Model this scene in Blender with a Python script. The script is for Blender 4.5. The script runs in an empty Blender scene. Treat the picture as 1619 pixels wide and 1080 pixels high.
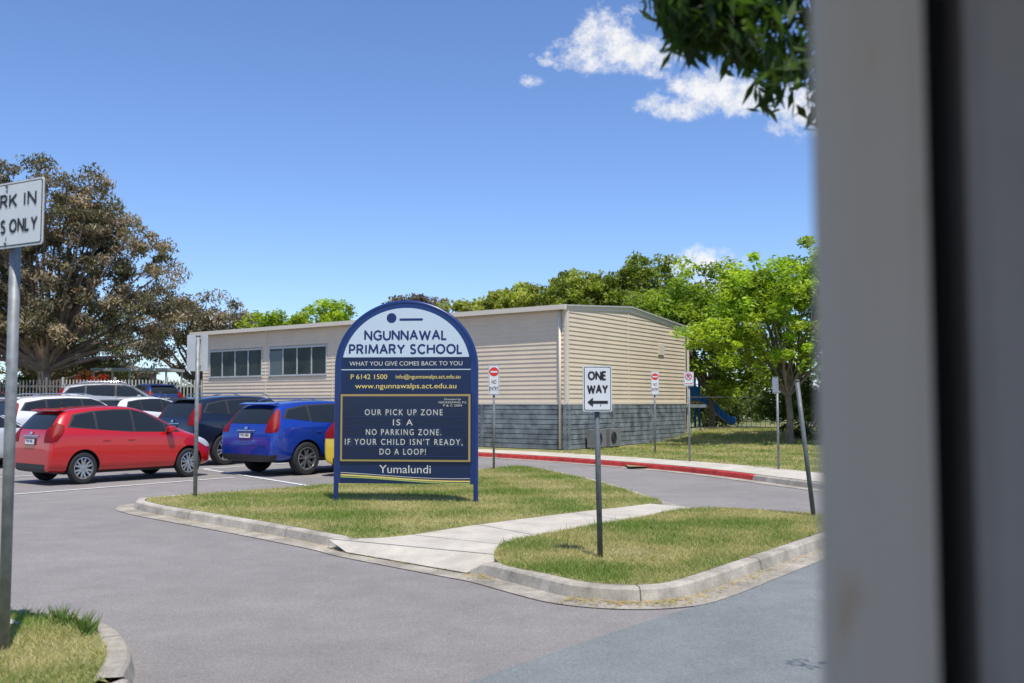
import bpy, bmesh, math, random
import numpy as np
from mathutils import Vector, Matrix
random.seed(7); rng=np.random.default_rng(11)
scene=bpy.context.scene
scene.view_settings.view_transform='Standard'; scene.view_settings.look='None'; scene.view_settings.exposure=0

# ------------------------------------------------------------------ helpers
def link(o,parent=None):
    scene.collection.objects.link(o)
    if parent: o.parent=parent
    return o
def empty(name,loc=(0,0,0),rz=0,scale=(1,1,1)):
    e=bpy.data.objects.new(name,None); e.empty_display_size=.2
    e.location=loc; e.rotation_euler=(0,0,rz); e.scale=scale
    return link(e)
def mesh_obj(name,V,F,mat=None,parent=None,smooth=False,loc=(0,0,0),rot=(0,0,0)):
    me=bpy.data.meshes.new(name); me.from_pydata([tuple(v) for v in V],[],[tuple(f) for f in F]); me.update()
    if mat is not None: me.materials.append(mat)
    if smooth: me.polygons.foreach_set('use_smooth',[True]*len(me.polygons))
    o=bpy.data.objects.new(name,me); o.location=loc; o.rotation_euler=rot
    return link(o,parent)
def fast_obj(name,V,F,mat,cols=None,parent=None):
    V=np.asarray(V,dtype=np.float32); F=np.asarray(F,dtype=np.int32)
    me=bpy.data.meshes.new(name); n=len(V); m,k=F.shape
    me.vertices.add(n); me.vertices.foreach_set('co',V.ravel())
    me.loops.add(m*k); me.loops.foreach_set('vertex_index',F.ravel())
    me.polygons.add(m); me.polygons.foreach_set('loop_start',np.arange(0,m*k,k,dtype=np.int32))
    me.update(calc_edges=True)
    if cols is not None:
        a=me.color_attributes.new('Col','FLOAT_COLOR','POINT')
        c=np.ones((n,4),dtype=np.float32); c[:,:3]=cols
        a.data.foreach_set('color',c.ravel())
    me.materials.append(mat)
    o=bpy.data.objects.new(name,me); return link(o,parent)
def fix_normals(me):
    bm=bmesh.new(); bm.from_mesh(me); bmesh.ops.recalc_face_normals(bm,faces=bm.faces); bm.to_mesh(me); bm.free()
def box(name,size,loc,mat,parent=None,bevel=0,rot=(0,0,0)):
    bm=bmesh.new(); bmesh.ops.create_cube(bm,size=1)
    bmesh.ops.scale(bm,vec=size,verts=bm.verts)
    if bevel: bmesh.ops.bevel(bm,geom=bm.edges[:],offset=bevel,segments=2,affect='EDGES',profile=.5)
    me=bpy.data.meshes.new(name); bm.to_mesh(me); bm.free(); me.materials.append(mat)
    o=bpy.data.objects.new(name,me); o.location=loc; o.rotation_euler=rot
    return link(o,parent)
def cyl(name,p0,p1,r,mat,parent=None,seg=16,r2=None):
    p0=Vector(p0);p1=Vector(p1); d=p1-p0
    bm=bmesh.new(); bmesh.ops.create_cone(bm,cap_ends=True,segments=seg,radius1=r,radius2=r if r2 is None else r2,depth=d.length)
    for f in bm.faces: f.smooth=len(f.verts)==4
    me=bpy.data.meshes.new(name); bm.to_mesh(me); bm.free(); me.materials.append(mat)
    o=bpy.data.objects.new(name,me); o.rotation_mode='QUATERNION'
    o.rotation_quaternion=d.to_track_quat('Z','Y'); o.location=(p0+p1)/2
    return link(o,parent)
def prism(name,poly,y0,y1,mat,parent=None,axis='y'):
    n=len(poly)
    def P(a,b,t):
        return (a,t,b) if axis=='y' else ((t,a,b) if axis=='x' else (a,b,t))
    V=[P(a,b,y0) for a,b in poly]+[P(a,b,y1) for a,b in poly]
    F=[list(range(n)),list(range(2*n-1,n-1,-1))]+[[i,i+n,(i+1)%n+n,(i+1)%n] for i in range(n)]
    o=mesh_obj(name,V,F,mat,parent); fix_normals(o.data); return o
def tube_data(pts,radii,seg=7):
    V=[];F=[]; pts=[Vector(p) for p in pts]
    for i,p in enumerate(pts):
        d=(pts[min(i+1,len(pts)-1)]-pts[max(i-1,0)]).normalized()
        a=d.orthogonal().normalized() if i==0 else (a-d*a.dot(d)).normalized()
        b=d.cross(a)
        for k in range(seg):
            t=2*math.pi*k/seg; V.append(p+(a*math.cos(t)+b*math.sin(t))*radii[i])
    for i in range(len(pts)-1):
        for k in range(seg):
            F.append([i*seg+k,i*seg+(k+1)%seg,(i+1)*seg+(k+1)%seg,(i+1)*seg+k])
    return V,F
def join_data(lst):
    V=[];F=[]
    for v,f in lst:
        o=len(V); V+=list(v); F+=[[i+o for i in g] for g in f]
    return V,F
def catmull(pts,n=6,closed=False):
    P=[np.array(p,float) for p in pts]; out=[]; N=len(P)
    for i in range(N if closed else N-1):
        if closed: p0,p1,p2,p3=P[(i-1)%N],P[i],P[(i+1)%N],P[(i+2)%N]
        else: p0,p1,p2,p3=P[max(i-1,0)],P[i],P[i+1],P[min(i+2,N-1)]
        for k in range(n):
            t=k/n
            out.append(.5*((2*p1)+(-p0+p2)*t+(2*p0-5*p1+4*p2-p3)*t*t+(-p0+3*p1-3*p2+p3)*t**3))
    if not closed: out.append(P[-1])
    return out
def ss(t): t=np.clip(t,0,1); return t*t*(3-2*t)

# ------------------------------------------------------------------ materials
def nt(name):
    m=bpy.data.materials.new(name); m.use_nodes=True; t=m.node_tree; b=t.nodes['Principled BSDF']; return m,t,b
def simple(name,col,rough=.6,metal=0,coat=0,var=.0,scale=8,bump=0,bscale=60,spec=.5):
    m,t,b=nt(name); b.inputs['Roughness'].default_value=rough; b.inputs['Metallic'].default_value=metal
    b.inputs['Coat Weight'].default_value=coat; b.inputs['Coat Roughness'].default_value=.03
    b.inputs['Specular IOR Level'].default_value=spec
    b.inputs['Base Color'].default_value=(*col,1)
    tc=t.nodes.new('ShaderNodeTexCoord')
    if var>0:
        n=t.nodes.new('ShaderNodeTexNoise'); n.inputs['Scale'].default_value=scale; n.inputs['Detail'].default_value=6
        t.links.new(tc.outputs['Object'],n.inputs['Vector'])
        r=t.nodes.new('ShaderNodeValToRGB'); r.color_ramp.elements[0].position=.3; r.color_ramp.elements[1].position=.7
        r.color_ramp.elements[0].color=(*[c*(1-var) for c in col],1); r.color_ramp.elements[1].color=(*[min(1,c*(1+var)) for c in col],1)
        t.links.new(n.outputs['Fac'],r.inputs['Fac']); t.links.new(r.outputs['Color'],b.inputs['Base Color'])
    if bump>0:
        n=t.nodes.new('ShaderNodeTexNoise'); n.inputs['Scale'].default_value=bscale; n.inputs['Detail'].default_value=4
        t.links.new(tc.outputs['Object'],n.inputs['Vector'])
        bp=t.nodes.new('ShaderNodeBump'); bp.inputs['Strength'].default_value=bump; bp.inputs['Distance'].default_value=.02
        t.links.new(n.outputs['Fac'],bp.inputs['Height']); t.links.new(bp.outputs['Normal'],b.inputs['Normal'])
    return m
def ground_mat(name,col,col2,spk=.35,stain=.25,big=.35,mid=0):
    """aggregate surface: fine speckle + broad stains"""
    m,t,b=nt(name); b.inputs['Roughness'].default_value=.85; b.inputs['Specular IOR Level'].default_value=.3
    tc=t.nodes.new('ShaderNodeTexCoord'); L=t.links.new
    def noise(s,d,rg=.6):
        n=t.nodes.new('ShaderNodeTexNoise'); n.inputs['Scale'].default_value=s; n.inputs['Detail'].default_value=d; n.inputs['Roughness'].default_value=rg
        L(tc.outputs['Object'],n.inputs['Vector']); return n
    def ramp(n,a,bb,p0,p1,out='Fac'):
        r=t.nodes.new('ShaderNodeMapRange'); r.inputs['From Min'].default_value=p0; r.inputs['From Max'].default_value=p1
        r.inputs['To Min'].default_value=a; r.inputs['To Max'].default_value=bb; L(n.outputs[out],r.inputs['Value']); return r
    n1=noise(big,8); n2=noise(70,5,.9); n3=noise(2.2,8,.75)
    mx=t.nodes.new('ShaderNodeMix'); mx.data_type='RGBA'; mx.inputs['A'].default_value=(*col,1); mx.inputs['B'].default_value=(*col2,1)
    L(ramp(n1,0,1,.35,.65).outputs[0],mx.inputs['Factor'])
    mul=t.nodes.new('ShaderNodeMath'); mul.operation='MULTIPLY'
    L(ramp(n2,1-spk,1+spk,.3,.7).outputs[0],mul.inputs[0]); L(ramp(n3,1-stain,1+stain*.5,.3,.65).outputs[0],mul.inputs[1])
    fac=mul
    if mid:
        cr=ramp(noise(24,4,.9),1-mid,1+mid,.35,.65); m2=t.nodes.new('ShaderNodeMath'); m2.operation='MULTIPLY'
        L(mul.outputs[0],m2.inputs[0]); L(cr.outputs[0],m2.inputs[1]); fac=m2
    vm=t.nodes.new('ShaderNodeVectorMath'); vm.operation='SCALE'
    L(mx.outputs['Result'],vm.inputs[0]); L(fac.outputs[0],vm.inputs['Scale']); L(vm.outputs[0],b.inputs['Base Color'])
    bp=t.nodes.new('ShaderNodeBump'); bp.inputs['Strength'].default_value=.6; bp.inputs['Distance'].default_value=.01
    L(n2.outputs['Fac'],bp.inputs['Height']); L(bp.outputs['Normal'],b.inputs['Normal'])
    return m
def leaf_mat(name,trans=.35,rough=.55):
    m,t,b=nt(name); a=t.nodes.new('ShaderNodeVertexColor'); a.layer_name='Col'
    b.inputs['Roughness'].default_value=rough; b.inputs['Specular IOR Level'].default_value=.35
    tr=t.nodes.new('ShaderNodeBsdfTranslucent'); mx=t.nodes.new('ShaderNodeMixShader'); mx.inputs[0].default_value=trans
    L=t.links.new; L(a.outputs['Color'],b.inputs['Base Color']); 
    g=t.nodes.new('ShaderNodeVectorMath'); g.operation='MULTIPLY'; g.inputs[1].default_value=(1.6,1.7,.6)
    L(a.outputs['Color'],g.inputs[0]); L(g.outputs[0],tr.inputs['Color'])
    L(b.outputs[0],mx.inputs[1]); L(tr.outputs[0],mx.inputs[2]); L(mx.outputs[0],t.nodes['Material Output'].inputs['Surface'])
    return m
M_asph=ground_mat('asphalt',(.232,.214,.200),(.278,.256,.240),.60,.14,.35,.13)
M_road=ground_mat('asphalt_bluish',(.185,.200,.198),(.22,.236,.232),.45,.14,.5,.11)
M_conc=ground_mat('concrete',(.50,.45,.37),(.57,.52,.44),.16,.25,.9)
M_kerb=ground_mat('kerb_concrete',(.38,.34,.27),(.50,.45,.38),.3,.5,1.5)
M_gut=ground_mat('gutter_concrete',(.33,.295,.24),(.43,.385,.32),.3,.5,1.5)
M_soil=ground_mat('grass_ground',(.20,.215,.065),(.32,.28,.13),.35,.4,.8)
M_far=ground_mat('field',(.15,.17,.055),(.20,.20,.08),.2,.3,.1)
M_redk=simple('red_kerb_paint',(.45,.038,.03),.7,var=.4,scale=5)
M_line=simple('line_paint',(.70,.70,.68),.7,var=.2,scale=20)
M_leaf=leaf_mat('foliage',.4); M_blade=leaf_mat('grass_blades',.35)
M_euc=leaf_mat('gum_foliage',.2)
M_bark=simple('bark',(.16,.13,.10),.9,var=.4,scale=6,bump=.6,bscale=18)
M_bark2=simple('gum_bark',(.22,.16,.12),.9,var=.4,scale=3,bump=.5,bscale=10)
M_galv=simple('galvanised_steel',(.24,.25,.25),.55,metal=.3,var=.25,scale=14)
M_galvd=simple('weathered_steel',(.13,.14,.145),.6,metal=.3,var=.3,scale=14)
M_white=simple('sign_white',(.66,.67,.67),.4,var=.05,scale=4)
M_black=simple('sign_black',(.012,.012,.014),.5)
M_red=simple('sign_red',(.62,.03,.025),.4)
M_alu=simple('sign_aluminium_back',(.50,.51,.51),.5,metal=.2,var=.1,scale=5)
M_wall=simple('beige_cladding',(.68,.56,.41),.6,var=.05,scale=1.5)
M_trim=simple('cream_trim',(.68,.60,.48),.5)
M_roof=simple('roof_metal',(.50,.48,.44),.5,metal=.2,var=.1)
M_board=simple('weathered_boards',(.17,.195,.205),.85,var=.5,scale=3,bump=.3,bscale=20)
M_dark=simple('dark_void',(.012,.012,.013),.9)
M_joint=simple('kerb_joint',(.09,.08,.07),.9)  # dark colour of the thin joints between kerb segments
M_glass=simple('window_glass',(.018,.022,.024),.06,spec=.5)
M_bglass=simple('building_glass',(.03,.042,.04),.2,spec=.15,var=.5,scale=1.2)
M_glass2=simple('window_blind',(.09,.12,.12),.3)
M_tyre=simple('tyre_rubber',(.02,.02,.02),.85)
M_rim=simple('alloy',(.42,.43,.45),.3,metal=.8)
M_plast=simple('black_plastic',(.025,.025,.027),.6)
M_tail=simple('tail_light',(.20,.004,.006),.5,spec=.2)
M_head=simple('head_light',(.55,.57,.6),.1,coat=1)
M_chrome=simple('chrome',(.6,.6,.62),.15,metal=1)
M_plate=simple('number_plate',(.7,.7,.66),.4)
M_ptext=simple('plate_text',(.02,.04,.15),.5)

# ------------------------------------------------------------------ text
def text(body,width,cx,cz,capheight,y,mat,parent,bold=.0,name='lettering',slant=0,sp=1.0):
    c=bpy.data.curves.new(name,'FONT'); c.body=body; c.size=1; c.align_x='CENTER'; c.align_y='BOTTOM'
    c.extrude=.001; c.offset=bold; c.resolution_u=4; c.shear=slant; c.space_character=sp
    o=bpy.data.objects.new(name,c); link(o,parent)
    bpy.context.view_layer.update()
    bb=[Vector(v) for v in o.bound_box]; x0=min(v.x for v in bb);x1=max(v.x for v in bb)
    sx=width/max(x1-x0,1e-4); sy=capheight/.73
    o.scale=(sx,sy,1); o.rotation_euler=(math.pi/2,0,0)
    o.location=(cx-(x0+x1)/2*sx,y,cz-((.36+TB)*sy))
    c.materials.append(mat); return o
_c=bpy.data.curves.new('probe','FONT'); _c.body='H'; _c.align_y='BOTTOM'; _o=bpy.data.objects.new('probe',_c); link(_o)
bpy.context.view_layer.update(); _ys=[v[1] for v in _o.bound_box]; TB=(min(_ys)+max(_ys))/2-.36; bpy.data.objects.remove(_o)
# stroke lettering (bold sans capitals built from strokes) for the big headings
GL={'A':([(0,0),(.5,1),(1,0)],[(.2,.36),(.8,.36)]),'B':([(0,0),(0,1),(.6,1),(.85,.9),(.88,.75),(.8,.6),(.55,.53),(0,.53)],[(.55,.53),(.85,.45),(.95,.28),(.88,.1),(.6,0),(0,0)]),
'C':([(.95,.82),(.75,.97),(.5,1),(.2,.88),(.03,.6),(.03,.4),(.2,.12),(.5,0),(.75,.03),(.95,.18)],),'G':([(.95,.82),(.75,.97),(.5,1),(.2,.88),(.03,.6),(.03,.4),(.2,.12),(.5,0),(.78,.04),(.97,.16),(.97,.47),(.62,.47)],),
'H':([(0,0),(0,1)],[(1,0),(1,1)],[(0,.52),(1,.52)]),'I':([(.5,0),(.5,1)],),'L':([(0,1),(0,0),(.9,0)],),'M':([(0,0),(.1,1),(.5,.18),(.9,1),(1,0)],),'N':([(0,0),(0,1),(1,0),(1,1)],),
'O':([(.5,1),(.8,.9),(.98,.65),(.98,.35),(.8,.1),(.5,0),(.2,.1),(.02,.35),(.02,.65),(.2,.9),(.5,1)],),'P':([(0,0),(0,1),(.6,1),(.88,.9),(.95,.72),(.88,.55),(.6,.45),(0,.45)],),
'R':([(0,0),(0,1),(.6,1),(.86,.9),(.92,.74),(.85,.58),(.6,.5),(0,.5)],[(.5,.5),(1,0)]),'S':([(.9,.85),(.7,.98),(.4,1),(.12,.88),(.1,.7),(.25,.56),(.75,.44),(.92,.3),(.88,.12),(.6,0),(.3,.01),(.05,.14)],),
'K':([(0,0),(0,1)],[(.95,1),(.05,.42)],[(.3,.58),(1,0)]),'E':([(.85,1),(0,1),(0,0),(.85,0)],[(0,.52),(.75,.52)]),
'U':([(0,1),(0,.35),(.12,.1),(.4,0),(.6,0),(.88,.1),(1,.35),(1,1)],),'W':([(0,1),(.25,0),(.5,.9),(.75,0),(1,1)],),'Y':([(0,1),(.5,.48),(1,1)],[(.5,.48),(.5,0)])}
WD={'I':.16,'M':1.05,'W':1.25,'L':.58,'P':.62,'R':.68,'S':.62,'A':.85,'Y':.8,'G':.9,'O':.95,'C':.85,'E':.62,'K':.74,'B':.66}
def strokes(body,width,cx,cz,cap,y,mat,parent,th=.19,name='lettering'):
    adv=[]; x=0
    for ch in body:
        if ch==' ': x+=.45; continue
        w=WD.get(ch,.78); adv.append((ch,x,w)); x+=w+.30
    tot=x-.30+th; s=width/tot; D=[]; lay=0
    for ch,x0,w in adv:
        for st in GL[ch]:
            pts=[((x0+p[0]*w+th/2)*s,(th/2+p[1]*(1-th))*cap) for p in st]; hw_=th*cap*.5
            for i in range(len(pts)-1):
                a=Vector(pts[i]);b=Vector(pts[i+1]);d=(b-a).normalized();n=Vector((-d.y,d.x))*hw_
                lay+=1; yy=y-(lay%7)*.00012
                q=[a-n,b-n,b+n,a+n]; D.append(([(cx-width/2+p.x,yy,cz-cap/2+p.y) for p in q],[[0,1,2,3]]))
            for p in pts[1:-1]:
                lay+=1; yy=y-(lay%7)*.00012-.0009
                D.append(([(cx-width/2+p[0]+hw_*math.cos(k*math.pi/5),yy,cz-cap/2+p[1]+hw_*math.sin(k*math.pi/5)) for k in range(10)],[list(range(10))]))
    return mesh_obj(name,*join_data(D),mat,parent)

# ------------------------------------------------------------------ terrain
def hgt(x,y): return .9*ss((y-27)/17)*ss((-x-7)/8)
def grid_sheet(name,x0,x1,y0,y1,step,zf,mat):
    xs=np.arange(x0,x1+.01,step); ys=np.arange(y0,y1+.01,step); X,Y=np.meshgrid(xs,ys); Z=zf(X,Y)
    V=np.stack([X.ravel(),Y.ravel(),Z.ravel()],1); nx=len(xs); ny=len(ys)
    i=np.arange(nx*ny).reshape(ny,nx); F=np.stack([i[:-1,:-1].ravel(),i[:-1,1:].ravel(),i[1:,1:].ravel(),i[1:,:-1].ravel()],1)
    o=fast_obj(name,V,F,mat); o.data.polygons.foreach_set('use_smooth',[True]*len(o.data.polygons)); return o
grid_sheet('ground',-1500,1500,-1500,1500,50,lambda X,Y:X*0-.35,M_far)
grid_sheet('grass_field',-90,90,-30,130,1.0,lambda X,Y:hgt(X,Y)-.03,M_far)
grid_sheet('car_park_asphalt',-60,60,-25,44,1.0,lambda X,Y:hgt(X,Y),M_asph)

def flat_poly(name,poly,z,mat):
    return mesh_obj(name,[(p[0],p[1],z) for p in poly],[list(range(len(poly)))],mat)
edge=[(-12,-10.5),(-6,-2.3),(-2.45,2.85)]+catmull([(-1.1,4.65),(-.32,5.7),(.48,6.75),(1.25,7.7),(1.75,8.3),(2.55,9.45),(3.9,11.4),(4.95,12.9),(5.5,14.0),(6.3,15.6),(12,16.3),(60,15.2)],6)
flat_poly('street_asphalt',[tuple(p) for p in edge]+[(60,-20),(-12,-20)],.004,M_road)

def offset_line(P,d,closed):
    P=[np.array(p[:2],float) for p in P]; N=len(P); out=[]
    for i in range(N):
        a=P[(i-1)%N] if closed or i>0 else P[i]; b=P[(i+1)%N] if closed or i<N-1 else P[i]
        t=b-a; t/=max(np.linalg.norm(t),1e-6); n=np.array([-t[1],t[0]]); out.append(P[i]+n*d)
    return out
def kerb(name,P,mat,H,closed=False,w=.15,zb=lambda x,y:0,gutter=.26,M_g=M_gut):
    """P outer bottom edge, inside on the left"""
    N=len(P); prof=[(0,0),(.025,.85),(.045,1.0),(w,1.0),(w,-.5)]
    lines=[offset_line(P,o,closed) for o,_ in prof]; V=[];F=[]
    for i in range(N):
        for k,(o,z) in enumerate(prof):
            q=lines[k][i]; V.append((q[0],q[1],zb(*q)+z*H[i] if z>=0 else zb(*q)-.05))
    K=len(prof)
    for i in range(N if closed else N-1):
        j=(i+1)%N
        for k in range(K-1): F.append([i*K+k,j*K+k,j*K+k+1,i*K+k+1])
    o=mesh_obj(name,V,F,mat,smooth=False)
    acc=0; J=[]
    for i in range(N-1):
        d=np.array(P[i+1][:2])-np.array(P[i][:2]); l=np.linalg.norm(d)
        acc+=l
        if acc>2.4:
            acc=0; t=d/l; n=np.array([-t[1],t[0]]); p=np.array(P[i][:2]); z=float(zb(*p)); h=H[i]
            prof2=[(-.004,0.0),(.021,.85*h),(.041,h+.003),(w,h+.003)]
            vs=[]
            for o_,zz in prof2:
                q=p+n*o_; vs+=[(q[0]-t[0]*.004,q[1]-t[1]*.004,z+zz),(q[0]+t[0]*.004,q[1]+t[1]*.004,z+zz)]
            J.append((vs,[[2*k,2*k+1,2*k+3,2*k+2] for k in range(3)]))
    if J: mesh_obj('joints',*join_data(J),M_joint,parent=o)
    if gutter:
        a=P; b=offset_line(P,-gutter,closed); V=[];F=[]
        for i in range(N): V+= [(a[i][0],a[i][1],zb(*a[i][:2])+.012),(b[i][0],b[i][1],zb(*b[i][:2])+.008)]
        for i in range(N if closed else N-1):
            j=(i+1)%N; F.append([2*i,2*i+1,2*j+1,2*j])
        g=mesh_obj('gutter',V,F,M_g,parent=o)
    return o
isl=[(-5.75,15.3),(-5.3,14.55),(-4.39,13.6),(-3.2,12.4),(-1.99,11.1),(-1.6,10.6),(-.45,9.42),(-.18,9.15),(.25,8.53),(.5,8.22),(.82,8.06),(1.17,8.08),(1.52,8.36),(2.37,9.55),(3.75,11.5),(4.55,12.6),(4.75,13.0),(4.35,13.3),(2.95,14.2),(2.35,15.4),(1.7,18.9),(.7,22.5),(.3,23.15),(-.25,23.0),(-3.2,18.4),(-5.5,15.95)]
islc=catmull(isl,5,True)
H=[]
for i,p in enumerate(islc):
    s=i/5
    h=.12
    for a,b in ((5,6),(18,19)):
        if a-.35<s<b+.35: h=.02+.10*float(ss((max(a-s,s-b,0))/.35))
    H.append(h)
kerb('island_kerb',islc,M_kerb,H,closed=True)
def extr(name,poly,z0,z1,mat):
    n=len(poly); V=[(p[0],p[1],z1) for p in poly]+[(p[0],p[1],z0) for p in poly]
    F=[list(range(n))]+[[i,i+n,(i+1)%n+n,(i+1)%n] for i in range(n)]
    o=mesh_obj(name,V,F,mat); fix_normals(o.data); return o
g1=catmull([(-5.58,15.3),(-5.17,14.65),(-4.28,13.72),(-3.1,12.52),(-1.95,11.3),(-1.72,10.98),(-1.2,11.2),(-.46,12.15),(.8,13.5),(2.1,14.8),(2.15,15.5),(1.53,18.9),(.55,22.4),(.25,22.95),(-.15,22.82),(-3.06,18.3),(-5.35,15.85)],4,True)
g2=catmull([(-.12,9.3),(.33,8.68),(.58,8.36),(.85,8.22),(1.12,8.24),(1.4,8.46),(2.25,9.65),(3.62,11.6),(4.42,12.7),(4.5,13.0),(4.25,13.15),(2.68,14.05),(1.4,12.6),(.28,11.2),(-.12,10.4)],4,True)
extr('lawn',g1,0,.122,M_soil); extr('lawn',g2,0,.122,M_soil)
rows=[((-1.75,10.62),(-.42,9.34),.022),((-2.0,10.95),(-.05,9.75),.117),((-1.3,11.4),(-.02,10.45),.117),((-.52,12.35),(.36,11.1),.117),((.75,13.6),(1.5,12.5),.117),((1.95,14.8),(2.75,13.95),.117),((2.42,15.35),(3.05,14.25),.02)]
V=[];F=[]
for a,b,z in rows: V+=[(a[0],a[1],z),(b[0],b[1],z)]
for i in range(len(rows)-1): F.append([2*i,2*i+1,2*i+3,2*i+2])
mesh_obj('concrete_path',V,F,M_conc)
J=[]
for (a,b,z) in rows[1:6]:
    a=Vector((*a,z+.003));b=Vector((*b,z+.003)); d=(b-a).normalized(); n=Vector((-d.y,d.x,0))*.006
    J.append(([a-n,b-n,b+n,a+n],[[0,1,2,3]]))
Vj,Fj=join_data(J); mesh_obj('path_joint',Vj,Fj,M_board)
pc=catmull([(-2.05,-6),(-2.02,4.2),(-2.12,5.6),(-2.45,6.45),(-2.9,6.98),(-3.6,7.3),(-5.0,7.5),(-14,7.9)],6)
kerb('street_kerb',[p for p in pc],M_kerb,[.12]*len(pc),w=.17,gutter=.0)
pin=offset_line(pc,.16,False)
g3=[tuple(p) for p in pin]+[(-14,-6)]
extr('lawn',g3,0,.122,M_soil)
flat_poly('footpath',[(-3.28,6.75),(-3.6,7.05),(-5,7.3),(-14,7.65),(-14,6.2),(-5,6.3),(-3.7,6.4)],.13,M_conc)
kf=catmull([(60,15.6),(12,16.4),(7.6,16.9),(6.15,17.5),(5.45,18.8),(4.78,20.8),(3.85,23.0),(2.38,25.3),(.8,27.4),(-.93,29.3),(-4,31.9),(-15.2,40.6),(-16.4,42.5),(-16.6,60)],6)[::-1]
i1=[i for i,p in enumerate(kf) if p[0]>-14][0]; i0=[i for i,p in enumerate(kf) if p[0]>4.9][0]
kerb('verge_kerb',kf[:i1+1],M_kerb,[.12]*(i1+1),zb=hgt)
kerb('red_painted_kerb',kf[i1:i0+1],M_redk,[.12]*(i0+1-i1),zb=hgt,w=.16)
kerb('verge_kerb',kf[i0:],M_kerb,[.12]*(len(kf)-i0))
vin=offset_line(kf,.14,False)
def ring_strip(name,P,a,b,z,mat):
    A=offset_line(P,a,False);B=offset_line(P,b,False);V=[];F=[]
    for i in range(len(P)): V+=[(A[i][0],A[i][1],z),(B[i][0],B[i][1],z)]
    for i in range(len(P)-1): F.append([2*i,2*i+1,2*i+3,2*i+2])
    return mesh_obj(name,V,F,mat)
flat_poly('verge_lawn',[tuple(p) for p in vin if p[0]>-13]+[(60,60),(-13,60)],.12,M_soil)
ring_strip('footpath',[p for p in kf[i1:] if p[0]<6.4],.165,1.6,.127,M_conc)
flat_poly('footpath',[(6.9,19.4),(7.2,18.4),(9,19.4),(20,25),(20,26.6),(8.6,20.6)],.131,M_conc)
def mound(X,Y): return .06+.5*ss((Y-29)/12)*ss((X-3.3)/5)
grid_sheet('grass_bank',2.8,60,24,60,.8,lambda X,Y:np.where((X-1.9)*.849-(Y-30.8)*.528>.05,mound(X,Y),.0),M_soil)

def line(a,b,w=.1,z=.006):
    a=Vector((*a,0));b=Vector((*b,0)); d=(b-a).normalized(); n=Vector((-d.y,d.x,0))*w/2
    pts=[]
    N=8
    for i in range(N+1):
        p=a+(b-a)*i/N; zz=float(hgt(p.x,p.y))+z+.004
        pts+=[(p.x-n.x,p.y-n.y,zz),(p.x+n.x,p.y+n.y,zz)]
    return pts,[[2*i,2*i+2,2*i+3,2*i+1] for i in range(N)]
Vl,Fl=join_data([line((-8.75,17.2),(-5.9,21.3)),line((-7.35,23.9),(-3.85,19.1)),line((-5.9,21.9),(-3.2,25.8)),line((-11.6,20.2),(-8.6,24.6)),line((-7.4,23.9),(-5.2,27.2)),line((-14.5,23.4),(-11.4,27.8))])
mesh_obj('parking_line_marking',Vl,Fl,M_line)

# ------------------------------------------------------------------ grass blades
def inpoly(P,poly):
    x,y=P[:,0],P[:,1]; r=np.zeros(len(P),bool); n=len(poly)
    for i in range(n):
        x1,y1=poly[i][:2]; x2,y2=poly[(i+1)%n][:2]
        if y1==y2: continue
        c=((y1>y)!=(y2>y))&(x<(x2-x1)*(y-y1)/(y2-y1)+x1); r^=c
    return r
def pnoise(x,y):
    return (np.sin(x*1.7+y*.9)+np.sin(-x*.8+y*2.3+1.3)+np.sin(x*3.9+1.1*y+2)+np.sin(x*.6-y*4.1)+.8*np.sin(9*x+3*y)*np.sin(7*y-2*x))/4.8
def blades(name,poly,n,h,w,zf=lambda x,y:x*0+.12,bbox=None,excl=None):
    pp=np.array([p[:2] for p in poly]); lo=pp.min(0); hi=pp.max(0)
    if bbox: lo=np.maximum(lo,bbox[:2]); hi=np.minimum(hi,bbox[2:])
    P=rng.uniform(lo,hi,(n*3,2)); P=P[inpoly(P,pp)]
    if excl is not None: P=P[~excl(P[:,0],P[:,1])]
    P=P[:n]; n=len(P)
    ns=pnoise(P[:,0],P[:,1]); hh=h*rng.uniform(.4,1.2,n)*(1+.45*ns)
    keep=rng.random(n)<np.clip(1.25+1.1*ns,.25,1); P=P[keep]; ns=ns[keep]; hh=hh[keep]; n=len(P)
    tall=rng.random(n)<.015; hh=np.where(tall,hh*2.4,hh)
    th=rng.uniform(0,2*np.pi,n); ln=rng.normal(0,.8,(n,2))*np.where(tall,.4,1)[:,None]*hh[:,None]
    z=zf(P[:,0],P[:,1]); dx=np.cos(th)*w/2; dy=np.sin(th)*w/2
    V=np.zeros((n,3,3)); V[:,0]=np.stack([P[:,0]-dx,P[:,1]-dy,z],1); V[:,1]=np.stack([P[:,0]+dx,P[:,1]+dy,z],1)
    V[:,2]=np.stack([P[:,0]+ln[:,0],P[:,1]+ln[:,1],z+hh],1)
    dry=np.clip(.50-1.1*ns+rng.normal(0,.24,n),0,1)[:,None]
    c=np.array([.175,.255,.05])*(1-dry)+np.array([.50,.42,.21])*dry; c=c*rng.uniform(.65,1.25,(n,1))
    fast_obj(name,V.reshape(-1,3),np.arange(n*3).reshape(n,3),M_blade,np.repeat(c,3,0))
blades('lawn_grass',g1,85000,.045,.010); blades('lawn_grass',g2,60000,.04,.009)
g3v=[tuple(p) for p in pin]+[(-6,-1),(-6,7.3)]
fp=[(-3.28,6.75),(-3.6,7.05),(-5,7.3),(-14,7.65),(-14,6.2),(-5,6.3),(-3.7,6.4)]
blades('lawn_grass',g3v,42000,.045,.007,bbox=(-5.5,3.5,-2,7.5),excl=lambda x,y:inpoly(np.stack([x,y],1),fp))
fpath=offset_line(kf,1.62,False)
vp=[tuple(p) for p in fpath if p[0]<12 and p[0]>-2 and p[1]>19]+[(16,24),(14,42),(7.5,40),(2.2,30.5)]
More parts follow.
